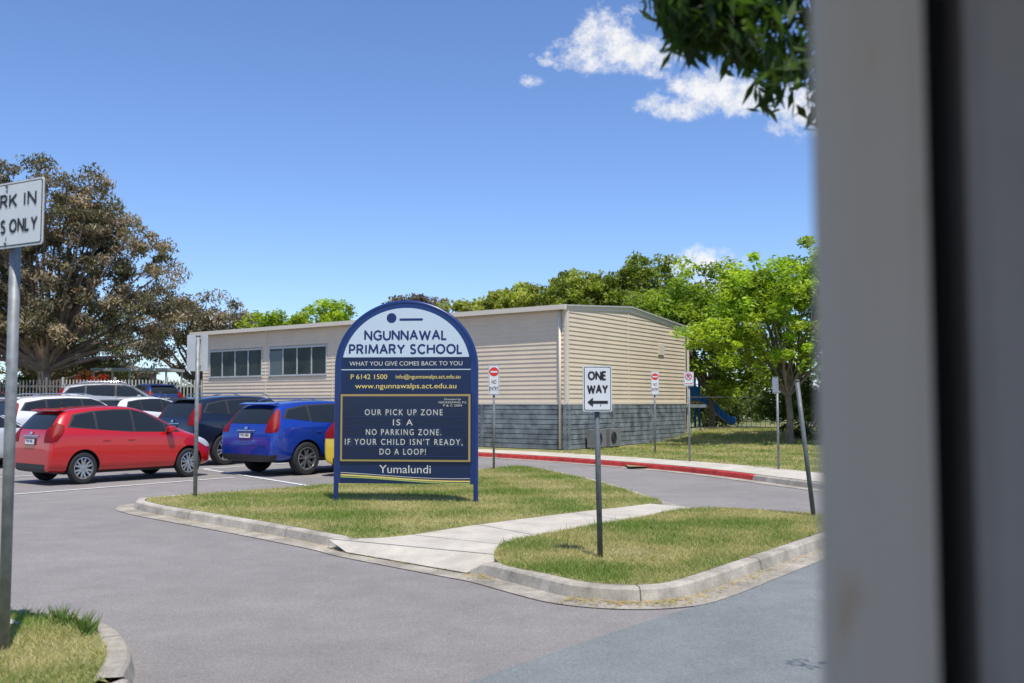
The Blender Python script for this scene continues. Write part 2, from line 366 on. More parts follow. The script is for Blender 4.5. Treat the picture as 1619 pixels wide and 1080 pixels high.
blades('lawn_grass',vp,60000,.06,.02,zf=lambda x,y:np.maximum(.12,mound(x,y)),excl=lambda x,y:((x-1.9)*.849-(y-30.8)*.528<0.1))
W=[(-2.95,6.72),(-2.8,6.6),(-3.05,6.8),(-2.7,6.45)]
V=[];C=[]
for wx,wy in W:
    for k in range(60):
        a=random.uniform(0,6.28); l=random.uniform(.05,.14); tx,ty=wx+math.cos(a)*l*.7,wy+math.sin(a)*l*.7
        bx_,by_=wx+random.gauss(0,.025),wy+random.gauss(0,.025)
        V+=[(bx_-.006,by_,.12),(bx_+.006,by_,.12),(tx,ty,.12+l)]; C+=[[.12*random.uniform(.6,1.4),.18,.04]]*3
fast_obj('weed_plant',V,np.arange(len(V)).reshape(-1,3),M_blade,np.array(C))
V=[];C=[]
for k in range(1500):
    i=random.choice(list(range(45,78))*2+list(range(5,36))); p=islc[i]
    d=abs(random.gauss(0,.10))+.01; q=offset_line([islc[i],islc[(i+1)%len(islc)]],-d,False)[0]+(islc[(i+1)%len(islc)]-islc[i])*random.random()
    a=random.uniform(0,6.28); s=random.uniform(.008,.022)
    for t in (0,2.1,4.2): V.append((q[0]+math.cos(a+t)*s,q[1]+math.sin(a+t)*s*.6,.018+random.random()*.01))
    C+=[[.48*random.uniform(.6,1.2),.34,.13]]*3
fast_obj('leaf_litter',V,np.arange(len(V)).reshape(-1,3),M_blade,np.array(C))

# ------------------------------------------------------------------ trees
def leaves(cent,crad,per,size,cols,flat=.0,asp=.45,jit=.25,droop=0):
    n=len(cent)*per
    c=np.repeat(cent,per,0); r=np.repeat(crad,per)[:,None]
    d=rng.normal(0,1,(n,3)); d/=np.linalg.norm(d,axis=1)[:,None]; pos=c+d*r*(rng.random((n,1))**.5)*np.array([1,1,.7])
    ax=rng.normal(0,1,(n,3)); ax[:,2]=ax[:,2]*(1-flat)-droop; ax/=np.linalg.norm(ax,axis=1)[:,None]
    up=rng.normal(0,.6,(n,3))+np.array([0,0,1.0]); sd=np.cross(ax,up); sd/=np.linalg.norm(sd,axis=1)[:,None]
    s=(size*rng.uniform(.6,1.3,n))[:,None]
    V=np.stack([pos-ax*s*.5,pos+sd*s*asp*.5,pos+ax*s*.5,pos-sd*s*asp*.5],1).reshape(-1,3)
    tone=np.repeat(rng.uniform(1-jit,1+jit,len(cent)),per)*rng.uniform(.8,1.2,n)
    ci=np.repeat(rng.random(len(cent)),per)+rng.normal(0,.15,n); ci=np.clip(ci,0,1)[:,None]
    C=(np.array(cols[0])*(1-ci)+np.array(cols[1])*ci)*tone[:,None]
    return V,np.arange(n*4).reshape(n,4),np.repeat(C,4,0)
def tree(name,base,blobs,nclump,per,size,cols,trunk,mat=None,bark=None,crad=(.35,.7),asp=.45,flat=0,droop=0,nlimb=26,fork=.35,shell=.45,jit=.25):
    e=empty(name,base)
    bl=np.array([b[:6] for b in blobs],float); vol=bl[:,3]*bl[:,4]*bl[:,5]; vol=vol**.8; pr=vol/vol.sum()
    k=rng.choice(len(bl),nclump,p=pr); d=rng.normal(0,1,(nclump,3)); d/=np.linalg.norm(d,axis=1)[:,None]
    rr=rng.random((nclump,1))**shell; rr=rr*(1+.16*np.sin(d[:,:1]*7+k[:,None])*np.cos(d[:,1:2]*6+d[:,2:3]*5))
    cent=bl[k,:3]+d*rr*bl[k,3:6]
    V,F,C=leaves(cent,rng.uniform(crad[0],crad[1],nclump),per,size,cols,flat,asp,jit,droop)
    fast_obj('crown',V,F,mat or M_leaf,C,e)
    cz=bl[:,2].mean(); top=Vector((bl[:,0].mean()*.5,bl[:,1].mean()*.5,cz))
    L=[]; r=trunk; f=Vector((top.x*.4,top.y*.4,cz*fork))
    L.append(tube_data([(0,0,-.2),(0,0,.15),f*.55+Vector((.05,0,0)),f],[r*1.3,r*1.05,r*.85,r*.75],10))
    idx=rng.choice(nclump,min(nlimb,nclump),replace=False)
    for i in idx:
        t=Vector(cent[i]); m=f.lerp(t,.45)+Vector((random.gauss(0,.2),random.gauss(0,.2),.25)); s=f.lerp(m,0)
        L.append(tube_data([s,f.lerp(m,.5)+Vector((random.gauss(0,.1),random.gauss(0,.1),.05)),m,t],[r*.5,r*.36,r*.22,r*.05],6))
    V,F=join_data(L); o=mesh_obj('trunk',V,F,bark or M_bark,e,smooth=True)
    return e
gum=[(-.4,0,8.6,4.4,4.4,3.6),(-4.5,0,9.0,4,4,3.8),(3.9,0.3,7.4,3.2,3.2,2.7),(5.6,0,4.9,2.6,2.4,1.9),(1,-1.2,5.2,4.2,3,2.1),(-4,-.5,4.8,4,3.4,2.4),(.6,0,10.7,2.9,3,2.5),(3.2,-.5,9.8,1.8,1.8,1.4)]
tree('gum_tree',(-23.6,50,.9),gum,720,120,.26,((.10,.105,.055),(.31,.23,.155)),.42,M_euc,M_bark2,(.34,.72),.32,droop=.5,nlimb=80,fork=.3,shell=.36,jit=.42)
tree('gum_tree',(-19.0,60,.8),[(0,0,5.2,4.2,3,2.3),(3,0,4.3,2.6,2.4,1.6)],190,100,.27,((.11,.11,.06),(.28,.21,.15)),.3,M_euc,M_bark2,(.45,.8),.32,droop=.4,jit=.4)
tree('gum_tree',(-30.0,62,.8),[(0,0,4.6,4.2,3,2.3),(5,0,4.3,3.6,2.4,2.0)],170,90,.3,((.07,.09,.04),(.15,.15,.08)),.3,M_euc,M_bark2,(.5,.9),.3,droop=.4,jit=.3)
YG=((.21,.32,.03),(.38,.46,.045))
G2=((.15,.23,.03),(.29,.37,.045))
tree('shade_tree',(9.3,33.5,.3),[(0,0,4.6,2.5,2.3,1.6),(-2.1,0,3.5,1.7,1.8,.9),(1.8,.5,5.2,2.2,2,1.6),(-1.0,.2,5.3,1.7,1.5,1.1),(.8,-.5,2.9,2.4,1.6,1.1)],330,110,.17,YG,.13,crad=(.2,.52),flat=.5,nlimb=46,asp=.45,jit=.4)
tree('shade_tree',(13.0,34.5,.3),[(0,0,5.3,2.8,2.5,2.1),(-2.2,0,6.2,1.4,1.3,.8),(0,-1,2.9,2.8,2,1.4)],290,110,.17,YG,.14,crad=(.25,.55),flat=.5,nlimb=40,asp=.45,jit=.4)
tree('shade_tree',(8.2,41,.5),[(0,0,4.9,2.8,2.3,2.0),(-1.9,0,4.6,1.6,1.6,1.2),(1,0,2.6,2.2,2,1.4)],220,120,.2,G2,.14,flat=.4,asp=.5,jit=.35)
tree('elm_tree',(6.6,56,.2),[(0,0,6.7,3.3,3,2.2),(-2.6,0,6.5,2.4,2.4,1.9),(2.8,0,6.0,2.6,2.4,2.0),(.6,0,8.3,2.2,2,1.5)],340,120,.25,((.13,.18,.03),(.27,.31,.05)),.25,crad=(.4,.8),asp=.5,jit=.35)
tree('elm_tree',(1.6,57,.2),[(0,0,6.6,2.6,2.6,1.7),(2.2,0,7.2,2.0,2,1.6)],230,110,.25,((.20,.24,.045),(.40,.40,.09)),.2,crad=(.35,.7),asp=.5,jit=.35)
tree('elm_tree',(-2.0,58,.2),[(0,0,6.0,2.2,2.2,1.5),(1.4,0,7.0,1.2,1.4,1.0)],150,100,.25,((.20,.24,.045),(.38,.39,.09)),.18,crad=(.35,.65),asp=.5,jit=.35)
tree('robinia_tree',(-10.6,52,.6),[(-1.8,0,5.1,1.9,1.4,.6),(1.0,0,5.5,1.9,1.6,.8)],90,70,.22,YG,.1,crad=(.25,.5),flat=.6,asp=.5)
tree('gum_tree',(-7.2,75,.4),[(0,0,7.8,2.8,2.4,1.4)],90,80,.28,((.12,.10,.07),(.26,.19,.14)),.25,M_euc,M_bark2)
tree('elm_tree',(17,46,.4),[(0,0,5.6,4,3,2.7)],200,100,.22,G2,.2)
def shrub(name,base,blobs,n,per,size,cols,crad=(.2,.4)):
    return tree(name,base,blobs,n,per,size,cols,.05,crad=crad,nlimb=12,fork=.25,shell=.35)
DG=((.045,.075,.015),(.11,.16,.025))
shrub('hedge_shrub',(10.2,35.2,.3),[(0,0,1.1,1.7,1,1.0),(2.2,0,1.2,1.8,1,1.1)],190,90,.13,DG)
shrub('hedge_shrub',(14.0,34.6,.3),[(0,0,1.2,2.0,1.1,1.2)],110,90,.13,DG)
shrub('hedge_shrub',(9.5,46.5,.5),[(0,0,1.0,2.5,1,1.1)],110,80,.16,DG)
cent=[];
for i in range(560):
    x=rng.uniform(-80,90); y=rng.uniform(82,100); t=3.2+1.3*math.sin(x*.21)+.9*math.sin(x*.53+2); cent.append((x,y,rng.uniform(0.3,1)*t))
V,F,C=leaves(np.array(cent),rng.uniform(1.2,2.0,len(cent)),90,.6,((.06,.08,.03),(.13,.155,.05)))
fast_obj('distant_trees',V,F,M_leaf,C)
shrub('red_flowering_shrub',(-20.6,48.8,.9),[(0,0,1.7,.9,.7,.6)],60,60,.13,((.12,.12,.03),(.50,.05,.03)),(.15,.3))
shrub('hedge_shrub',(-25.4,50.5,.9),[(0,0,.9,3.6,1,1.0)],120,90,.16,DG)
shrub('hedge_shrub',(-18.4,52.5,.9),[(0,0,.9,3.4,1,1.0)],120,90,.16,DG)

# foreground tree reaching in from the right
TX,TY=4.6,3.0
e=empty('ash_tree',(TX,TY,0))
cent=[]
while len(cent)<500:
    u=.165+ (1.0)*rng.random()**1.8
    Y=rng.uniform(2.8,3.35)
    a=float(np.interp(u,[.14,.17,.216,.248,.30,.34,.6,1.2],[.435,.400,.365,.335,.303,.29,.32,.36]))
    a+=.016*math.sin(u*90)+.008*math.sin(u*190+Y*9)
    zl=1.6+a*Y; zh=zl+min(.10+max(0,u-.15)*3.6,1.5)
    cent.append((u*Y-TX,Y-TY,rng.uniform(zl,zh)))
cent+= [(2.42-TX+random.gauss(0,.07),4.93-TY+random.gauss(0,.06),3.0+random.gauss(0,.05)) for _ in range(3)]
cent=np.array(cent)
V,F,C=leaves(cent,rng.uniform(.05,.13,len(cent)),28,.085,((.020,.045,.010),(.075,.13,.02)),asp=.25,droop=1.0)
fast_obj('crown',V,F,M_leaf,C,e)
L=[tube_data([(0,0,0),(0,0,1.5),(-.2,.05,2.8),(-.3,.1,3.8),(-.2,.1,5)],[.16,.13,.11,.08,.03],10)]
for i in list(rng.choice(len(cent)-3,110,replace=False))+[len(cent)-1]:
    t=Vector(cent[i]); s=Vector((-.25,.1,3.2+random.random()*.8)); m=s.lerp(t,.5)+Vector((0,0,.35))
    L.append(tube_data([s,m,t],[.03,.011,.003],5))
V,F=join_data(L); mesh_obj('trunk',V,F,M_bark,e,smooth=True)

# ------------------------------------------------------------------ school building
bld=empty('school_building',(1.7,30.8,0))
A=Vector((0,0,0)); dl=Vector((-.776,.631,0)).normalized(); LL=19.4; dr=Vector((.528,.849,0)).normalized(); LR=9.6
nl=Vector((-.631,-.776,0)).normalized(); nr=Vector((.849,-.528,0)).normalized()
def siding(name,o,d,n,L,z0,ztop,pitch,mat,holes=[]):
    V=[];F=[]
    def quad(s0,s1,za,zb):
        i=len(V)
        pb=n*.026; pt=n*.004
        tl=min(zb,ztop(s0)); tr=min(zb,ztop(s1))
        if tl<=za and tr<=za: return
        tl=max(tl,za+.001); tr=max(tr,za+.001)
        p=[o+d*s0+pb+Vector((0,0,za)),o+d*s1+pb+Vector((0,0,za)),o+d*s1+pt+Vector((0,0,tr)),o+d*s0+pt+Vector((0,0,tl)),
           o+d*s0+Vector((0,0,za)),o+d*s1+Vector((0,0,za))]
        V.extend(p); F.append([i,i+1,i+2,i+3]); F.append([i+4,i+5,i+1,i])
    z=z0
    while z<5.2:
        segs=[(0,L)]
        for (a,b,c,dd) in holes:
            if z+pitch>c+.001 and z<dd-.001:
                ns=[]
                for s0,s1 in segs:
                    if b<=s0 or a>=s1: ns.append((s0,s1)); continue
                    if a>s0: ns.append((s0,a))
                    if b<s1: ns.append((b,s1))
                segs=ns
        for s0,s1 in segs:
            k=max(1,int((s1-s0)/1.2)); 
            for q in range(k): quad(s0+(s1-s0)*q/k,s0+(s1-s0)*(q+1)/k,z,z+pitch)
        z+=pitch
    ob=mesh_obj(name,V,F,mat,bld); return ob
wins=[(11.28,14.77,2.66,3.76),(15.27,18.87,2.66,3.76)]
siding('wall_front',A,dl,nl,LL,1.6,lambda s:4.5,.14,M_wall,wins)
def gz(s): return 4.55+.30*s/4.6 if s<4.6 else 4.85-.38*(s-4.6)/5.0
siding('wall_end',A,dr,nr,LR,1.6,lambda s:gz(s)-.06,.14,M_wall)
B=A+dl*LL; Cc=A+dr*LR; D=B+dr*LR
core=[A,Cc,D,B]; ins=[p+( (A+D)/2-p).normalized()*.03 for p in core]
V=[(p.x,p.y,.05) for p in ins]+[(p.x,p.y,4.45) for p in ins]
o=mesh_obj('wall_core',V,[[i,(i+1)%4,(i+1)%4+4,i+4] for i in range(4)],M_wall,bld)
rm=dr*4.6; ov=nl*.16; oe=nr*.10
def rp(v,z): return (v.x,v.y,z)
e0=A+ov+oe; e1=B+ov-oe*6; r0=A+rm+oe; r1=B+rm-oe*6; b0=Cc+oe+dr*.35; b1=D-oe*6+dr*.35
V=[rp(e0,4.62),rp(e1,4.62),rp(r1,4.94),rp(r0,4.94),rp(b0,4.55),rp(b1,4.55)]
V+=[(x,y,z-.05) for x,y,z in V]
F=[[0,3,2,1],[3,4,5,2],[6,7,8,9],[9,8,11,10],[0,1,7,6],[4,10,11,5],[0,6,9,3],[3,9,10,4],[1,2,8,7],[2,5,11,8]]
mesh_obj('roof',V,F,M_roof,bld)
def beam(name,p,q,w,h,mat,n):
    p=Vector(p);q=Vector(q); V=[]
    for a in (p,q):
        for s,t in ((0,0),(1,0),(1,1),(0,1)): V.append(a+n*w*s+Vector((0,0,h*t)))
    F=[[0,1,2,3],[7,6,5,4],[0,4,5,1],[1,5,6,2],[2,6,7,3],[3,7,4,0]]
    o=mesh_obj(name,V,F,mat,bld); fix_normals(o.data); return o
beam('gutter_fascia',rp(e0,4.47),rp(e1,4.47),.09,.15,M_trim,nl)
beam('barge_board',rp(A+nl*.2,4.44),rp(A+rm,4.74),.05,.17,M_trim,nr); beam('barge_board',rp(A+rm,4.74),rp(Cc+dr*.35,4.36),.05,.17,M_trim,nr)
beam('corner_trim',rp(A-dl*.02,1.58),rp(A+dl*.07,1.58),.035,2.9,M_trim,nl)
beam('corner_trim',rp(A,1.58),rp(A+dr*.08,1.58),.035,2.9,M_trim,nr)
cyl('downpipe',rp(A+dl*.22+nl*.07,.15),rp(A+dl*.22+nl*.07,4.5),.04,M_trim,bld)
for s in (5.0,9.6,10.9,15.0,19.3): beam('joint_trim',rp(A+dl*s,1.6),rp(A+dl*(s+.05),1.6),.03,2.88,M_trim,nl)
for s in (4.4,): beam('joint_trim',rp(A+dr*s,1.6),rp(A+dr*(s+.05),1.6),.03,3.1,M_trim,nr)
beam('joint_trim',rp(Cc-dr*.08,1.58),rp(Cc,1.58),.035,2.8,M_trim,nr)
beam('sill_trim',rp(A,1.53),rp(B,1.53),.045,.07,M_trim,nl); beam('sill_trim',rp(A,1.53),rp(Cc,1.53),.045,.07,M_trim,nr)
for (a,b,c,dd) in wins:
    beam('window_glass',rp(A+dl*a-nl*.02,c),rp(A+dl*b-nl*.02,c),.03,dd-c,M_bglass,nl)
    for z in (c-.03,dd-.03): beam('window_frame',rp(A+dl*(a-.03),z),rp(A+dl*(b+.03),z),.06,.06,M_alu,nl)
    for k in range(5):
        s=a+(b-a)*k/4; beam('window_frame',rp(A+dl*(s-.022),c+.04),rp(A+dl*(s+.022),c+.04),.045,dd-c-.07,M_alu,nl)
s=wins[0]; beam('window_blind',rp(A+dl*(s[1]-.84)+nl*.012,s[2]+.05),rp(A+dl*(s[1]-.04)+nl*.012,s[2]+.05),.006,.95,M_glass2,nl)
L=[]
def board(o,d,n,s0,s1,z0,z1,t=.03):
    p=o+d*s0;q=o+d*s1;vs=[]
    for a in (p,q):
        for k,z in ((0,z0),(t,z0),(t,z1),(0,z1)): vs.append(a+n*k+Vector((0,0,z)))
    return vs,[[0,1,2,3],[7,6,5,4],[0,4,5,1],[1,5,6,2],[2,6,7,3],[3,7,4,0]]
for (d,n,LN) in ((dl,nl,LL),(dr,nr,LR)):
    z=.14
    while z<1.5:
        s=0
        while s<LN:
            s1=min(LN,s+random.uniform(2.2,3.4)); L.append(board(A,d,n,s+.004,s1-.004,z,min(z+.135,1.525),.03+random.uniform(-.006,.008))); s=s1
        z+=.155
V,F=join_data(L); o=mesh_obj('base_boards',V,F,M_board,bld); fix_normals(o.data)
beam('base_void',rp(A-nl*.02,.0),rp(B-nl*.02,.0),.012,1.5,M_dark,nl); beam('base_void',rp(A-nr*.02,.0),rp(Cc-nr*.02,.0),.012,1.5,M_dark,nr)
for s in (0.03,3.1,6.2): beam('base_post',rp(A+dr*s,.1),rp(A+dr*(s+.09),.1),.055,1.43,M_board,nr)
for s in (0.03,3.4,6.8,10): beam('base_post',rp(A+dl*s,.1),rp(A+dl*(s+.09),.1),.055,1.43,M_board,nl)
M_ac=simple('aircon_grey',(.17,.17,.165),.6,var=.2)
for s in (1.45,2.5):
    c=A+dr*s+nr*.28; ang=math.atan2(dr.y,dr.x)
    u=empty('air_conditioner_unit',(0,0,0)); u.parent=bld; u.location=(c.x,c.y,.45); u.rotation_euler=(0,0,ang)
    box('casing',(.78,.3,.58),(0,0,0),M_ac,u,.01)
    for k in range(4): 
        V,F=tube_data([(math.cos(t*math.pi/12)*(.04+.05*k)-.12,-.16,math.sin(t*math.pi/12)*(.04+.05*k)) for t in range(25)],[.006]*25,5)
        mesh_obj('fan_guard',V,F,M_plast,u)
    cyl('fan',(-.12,-.151,0),(-.12,-.156,0),.19,M_plast,u,24)
    for k in (-.3,.3): box('foot',(.06,.28,.05),(k,0,-.31),M_plast,u)
c=A+dr*7.2+nr*.04; box('wall_vent',(.5,.05,.4),(c.x,c.y,3.55),M_trim,bld,rot=(0,0,math.atan2(dr.y,dr.x)))
for k in (.3,):
    c=Cc+dr*k+nr*.0; box('porch_post',(.09,.09,4.0),(c.x,c.y,2.4),M_trim,bld)
c=Cc+dr*1.0; box('landing',(1.8,1.5,.12),(c.x-.6,c.y,1.45),M_board,bld)

# ------------------------------------------------------------------ playground
pg=empty('playground',(7.75,41.8,.55))
M_blue=simple('slide_blue',(.01,.20,.75),.35); M_yel=simple('play_yellow',(.75,.45,.03),.4); M_grn=simple('play_green',(.08,.35,.08),.5)
for x,y in ((-.9,0),(.1,0),(-.9,1),(.1,1)): cyl('post',(x,y,0),(x,y,2.3),.05,M_blue,pg)
box('deck',(1.1,1.1,.08),(-.4,.5,1.05),M_yel,pg); box('panel',(1.0,.05,.6),(-.4,-.05,1.4),M_blue,pg)
prism('canopy',[(-1.1,2.2),(.3,2.2),(-.4,2.75)],-.1,1.1,M_grn,pg)
V=[];F=[]
N=10
for i in range(N+1):
    t=i/N; x=.1+1.3*t; z=1.1-.95*(t*t*(3-2*t)); 
    for y,h in ((-.1,.28),(0,.0),(.55,.0),(.65,.28)): V.append((x,y-.9*t,z+h))
for i in range(N):
    for k in range(3): F.append([i*4+k,(i+1)*4+k,(i+1)*4+k+1,i*4+k+1])
o=mesh_obj('slide',V,F,M_blue,pg); sm=o.modifiers.new('s','SOLIDIFY'); sm.thickness=.03
L=[]
for i in range(26):
    x=7.0+i*.18; y=40.0-.02*i; L.append(tube_data([(x,y,.4),(x,y,1.85)],[.010,.010],5))
for z in (.6,1.8): L.append(tube_data([(7.0,40.0,z),(11.6,39.5,z)],[.018,.018],5))
V,F=join_data(L); mesh_obj('bar_fence',V,F,M_plast)

# ------------------------------------------------------------------ picket fence + carport
M_pf=simple('fence_cream',(.44,.42,.36),.6,var=.15)
def fence_run(p,q,h,mat,name):
    p=Vector(p);q=Vector(q);d=q-p;n=int(d.length/.16);ang=math.atan2(d.y,d.x)
    bm=bmesh.new()
    for i in range(n):
        c=p+d*i/n; z=float(hgt(c.x,c.y)); big=(i%15==0)
        w=.09 if big else .06; hh=h+.12 if big else h
        mt=Matrix.Translation((c.x,c.y,z+hh/2))@Matrix.Rotation(ang,4,'Z')@Matrix.Diagonal((w,.1 if big else .02,hh,1))
        bmesh.ops.create_cube(bm,size=1,matrix=mt)
    for zz in (.35,h-.3):
        for i in range(8):
            a=p+d*i/8;b=p+d*(i+1)/8;m=(a+b)/2;z=float(hgt(m.x,m.y))
            bmesh.ops.create_cube(bm,size=1,matrix=Matrix.Translation((m.x,m.y+.03,z+zz))@Matrix.Rotation(ang,4,'Z')@Matrix.Diagonal((d.length/8,.04,.07,1)))
    me=bpy.data.meshes.new(name); bm.to_mesh(me); bm.free(); me.materials.append(mat); link(bpy.data.objects.new(name,me))
fence_run((-34,47.5,0),(-21,47,0),1.75,simple('fence_dark',(.17,.155,.14),.7,var=.2),'paling_fence')
fence_run((-21,46.6,0),(-14.2,46.6,0),1.75,M_pf,'paling_fence')
cp=empty('carport',(-21.0,56,.9))
box('roof',(4.2,3,.14),(0,0,2.5),M_white,cp)
for x in (-2,0,2):
    for y in (-1.3,1.3): box('post',(.09,.09,2.45),(x,y,1.2),M_white,cp)
cp=empty('brick_shelter',(-27,66,.9)); prism('roof',[(-3,2.6),(3,2.6),(0,3.6)],-2.2,2.2,simple('brown_roof',(.10,.08,.07),.8),cp); box('wall',(5.6,3.6,2.6),(0,0,1.3),simple('brick_wall',(.25,.15,.11),.8,var=.3,scale=9),cp)

# ------------------------------------------------------------------ street signs
def rrect(w,h,r,cx=0,cz=0,n=5):
    P=[]
    for sx,sz,a0 in ((1,1,0),(-1,1,90),(-1,-1,180),(1,-1,270)):
        for k in range(n+1):
            a=math.radians(a0+90*k/n); P.append((cx+(w/2-r)*sx+r*math.cos(a),cz+(h/2-r)*sz+r*math.sin(a)))
    return P
def sign_plate(e,w,h,cz,cx=0,border=True,y=-.05):
    prism('plate',rrect(w,h,.02,cx,cz),y,y+.004,M_alu,e)
    if border:
        prism('face',rrect(w-.004,h-.004,.019,cx,cz),y-.002,y-.0005,M_white,e)
        prism('border',rrect(w-.022,h-.022,.016,cx,cz),y-.0035,y-.0025,M_black,e)
        prism('field',rrect(w-.036,h-.036,.012,cx,cz),y-.005,y-.004,M_white,e)
    for z in (cz-h*.36,cz+h*.36):
        cyl('clamp',(0,y+.03,z-.012),(0,y+.03,z+.012),.036,M_galvd,e)
def pole(e,h,r=.03,mat=None,lean=(0,0)):
    cyl('pole',(0,0,-.1),(lean[0],lean[1],h),r,mat or M_galv,e); cyl('cap',(lean[0],lean[1],h-.01),(lean[0],lean[1],h+.015),r*1.08,M_galvd,e)
e=empty('parking_sign',(-3.045,6.06,.12),math.radians(-30)); pole(e,2.80,.033)
sign_plate(e,.70,.405,2.615,.0,y=-.06)
strokes('PARK IN',.545,.018,2.70,.088,-.068,M_black,e,.17); strokes('BAYS ONLY',.565,.022,2.545,.088,-.068,M_black,e,.17)
for z in (2.79,2.44): cyl('bolt',(-.0,-.068,z),(-.0,-.073,z),.01,M_galvd,e,8)
e=empty('one_way_sign',(.845,9.62,.12),math.radians(6)); pole(e,1.80,.027,M_galvd,lean=(-.035,0))
sign_plate(e,.285,.44,1.61,-.03)
strokes('ONE',.185,-.03,1.735,.088,-.057,M_black,e,.19); strokes('WAY',.20,-.03,1.605,.088,-.057,M_black,e,.19)
prism('arrow',[(-.13,1.48),(-.075,1.525),(-.075,1.494),(.07,1.494),(.07,1.466),(-.075,1.466),(-.075,1.435)],-.0575,-.056,M_black,e)
e=empty('parking_sign',(-4.96,15.7,.12),math.radians(172)); pole(e,2.52,.032)
sign_plate(e,.35,.58,2.26,.03); text('P',.12,.03,2.35,.2,-.058,M_black,e,.01)
def no_entry(loc,rz,w,h,top):
    e=empty('no_entry_sign',loc,rz); cz=top-h/2; pole(e,top-.03,.026)
    sign_plate(e,w,h,cz)
    r=w*.42; c=top-r-.05
    prism('disc',[(r*math.cos(t*math.pi/16),c+r*math.sin(t*math.pi/16)) for t in range(32)],-.0565,-.0555,M_red,e)
    prism('bar',rrect(r*1.5,r*.36,.005,0,c),-.0585,-.0575,M_white,e)
    text('NO',w*.42,0,c-r-.12,.09,-.057,M_black,e,.006); text('ENTRY',w*.8,0,c-r-.27,.09,-.057,M_black,e,.006)
no_entry((-.40,22.0,.12),0.05,.24,.66,2.30); no_entry((4.15,29,.14),.1,.24,.68,2.35)
e=empty('no_parking_sign',(4.42,24.9,.12),math.radians(-12)); pole(e,2.2,.026); sign_plate(e,.25,.36,2.06)
ring=[(math.cos(t*math.pi/16),math.sin(t*math.pi/16)) for t in range(33)]
V,F=tube_data([(.075*a,-.058,2.12+.075*b) for a,b in ring],[.009]*33,5); mesh_obj('ring',V,F,M_red,e)
text('P',.06,0,2.12,.085,-.057,M_black,e,.01); box('slash',(.14,.004,.014),(0,-.06,2.12),M_red,e,rot=(0,math.radians(45),0))
prism('arrow',[(-.09,1.945),(-.05,1.965),(-.05,1.95),(.05,1.95),(.05,1.965),(.09,1.945),(.05,1.925),(.05,1.94),(-.05,1.94),(-.05,1.925)],-.0575,-.056,M_red,e)
e=empty('parking_sign',(5.88,22.1,.12),math.radians(-76)); pole(e,2.0,.026); sign_plate(e,.25,.36,1.86)
e=empty('sign_post',(3.93,13.05,.12)); pole(e,1.76,.03,M_galvd,lean=(-.19,.02))

# ------------------------------------------------------------------ school sign
M_navy=simple('sign_navy',(.006,.018,.066),.35,var=.06,scale=3); M_navy2=simple('sign_frame_blue',(.005,.028,.135),.3,coat=.2)
M_cream=simple('sign_pale',(.52,.61,.67),.35); M_gold=simple('sign_gold',(.36,.26,.09),.5); M_yt=simple('sign_yellow',(.74,.58,.16),.5)
M_lett=simple('letter_strip',(.006,.016,.052),.15); M_lt=simple('letter_white',(.58,.57,.50),.5); M_wave=simple('wave_green',(.35,.45,.12),.5)
M_ntext=simple('navy_text',(.010,.025,.12),.4); M_tile=simple('letter_tile',(.012,.026,.070),.25)
sg=empty('school_sign',(-1.59,14.95,.12),math.radians(-6))
W2=1.06; zs=2.0; rise=.98
def arch(w,zb,zsp,ri,n=28):
    P=[(w,zb)]+[(w*math.cos(math.pi*k/n),zsp+ri*math.sin(math.pi*k/n)) for k in range(n+1)]+[(-w,zb)]; return P
prism('board',arch(W2-.02,.27,zs,rise-.02),-.03,.03,M_navy2,sg)
fr=[(W2,0,-.1)]+[(W2,0,1.0),(W2,0,1.8)]+[(W2*math.cos(math.pi*k/36),0,zs+rise*math.sin(math.pi*k/36)) for k in range(37)]+[(-W2,0,1.8),(-W2,0,1.0),(-W2,0,-.1)]
V,F=tube_data(fr,[.036]*len(fr),12); mesh_obj('tube_frame',V,F,M_navy2,sg,smooth=True)
def clip_arch(w,zb,zsp,ri,n=40):
    P=[(w*math.cos(math.pi*k/n),zsp+ri*math.sin(math.pi*k/n)) for k in range(n+1)]
    P=[p for p in P if p[1]>zb+.01]; x=w*math.sqrt(max(0,1-((zb-zsp)/ri)**2)) if zb>zsp else w
    return [(x,zb)]+P+[(-x,zb)]
prism('top_panel',clip_arch(W2-.085,2.155,zs,rise-.085),-.036,-.031,M_cream,sg)
def panel(name,x0,x1,z0,z1,y,mat): return prism(name,[(x0,z0),(x1,z0),(x1,z1),(x0,z1)],y,y+.004,mat,sg)
panel('motto_panel',-.985,.985,1.985,2.15,-.036,M_navy)
panel('divider',-.985,.985,1.962,1.975,-.037,M_cream)
panel('contact_panel',-.985,.985,1.62,1.955,-.036,M_navy)
strokes('NGUNNAWAL',1.27,0,2.485,.158,-.038,M_ntext,sg,.18)
strokes('PRIMARY SCHOOL',1.74,0,2.275,.158,-.038,M_ntext,sg,.18)
text('WHAT YOU GIVE COMES BACK TO YOU',1.72,0,2.06,.066,-.038,M_lt,sg,.0)
text('P 6142 1500',.56,-.56,1.862,.075,-.038,M_yt,sg,.0); text('info@ngunnawalps.act.edu.au',.98,.34,1.862,.062,-.038,M_yt,sg,.0)
text('www.ngunnawalps.act.edu.au',1.54,0,1.725,.08,-.038,M_yt,sg,.0)
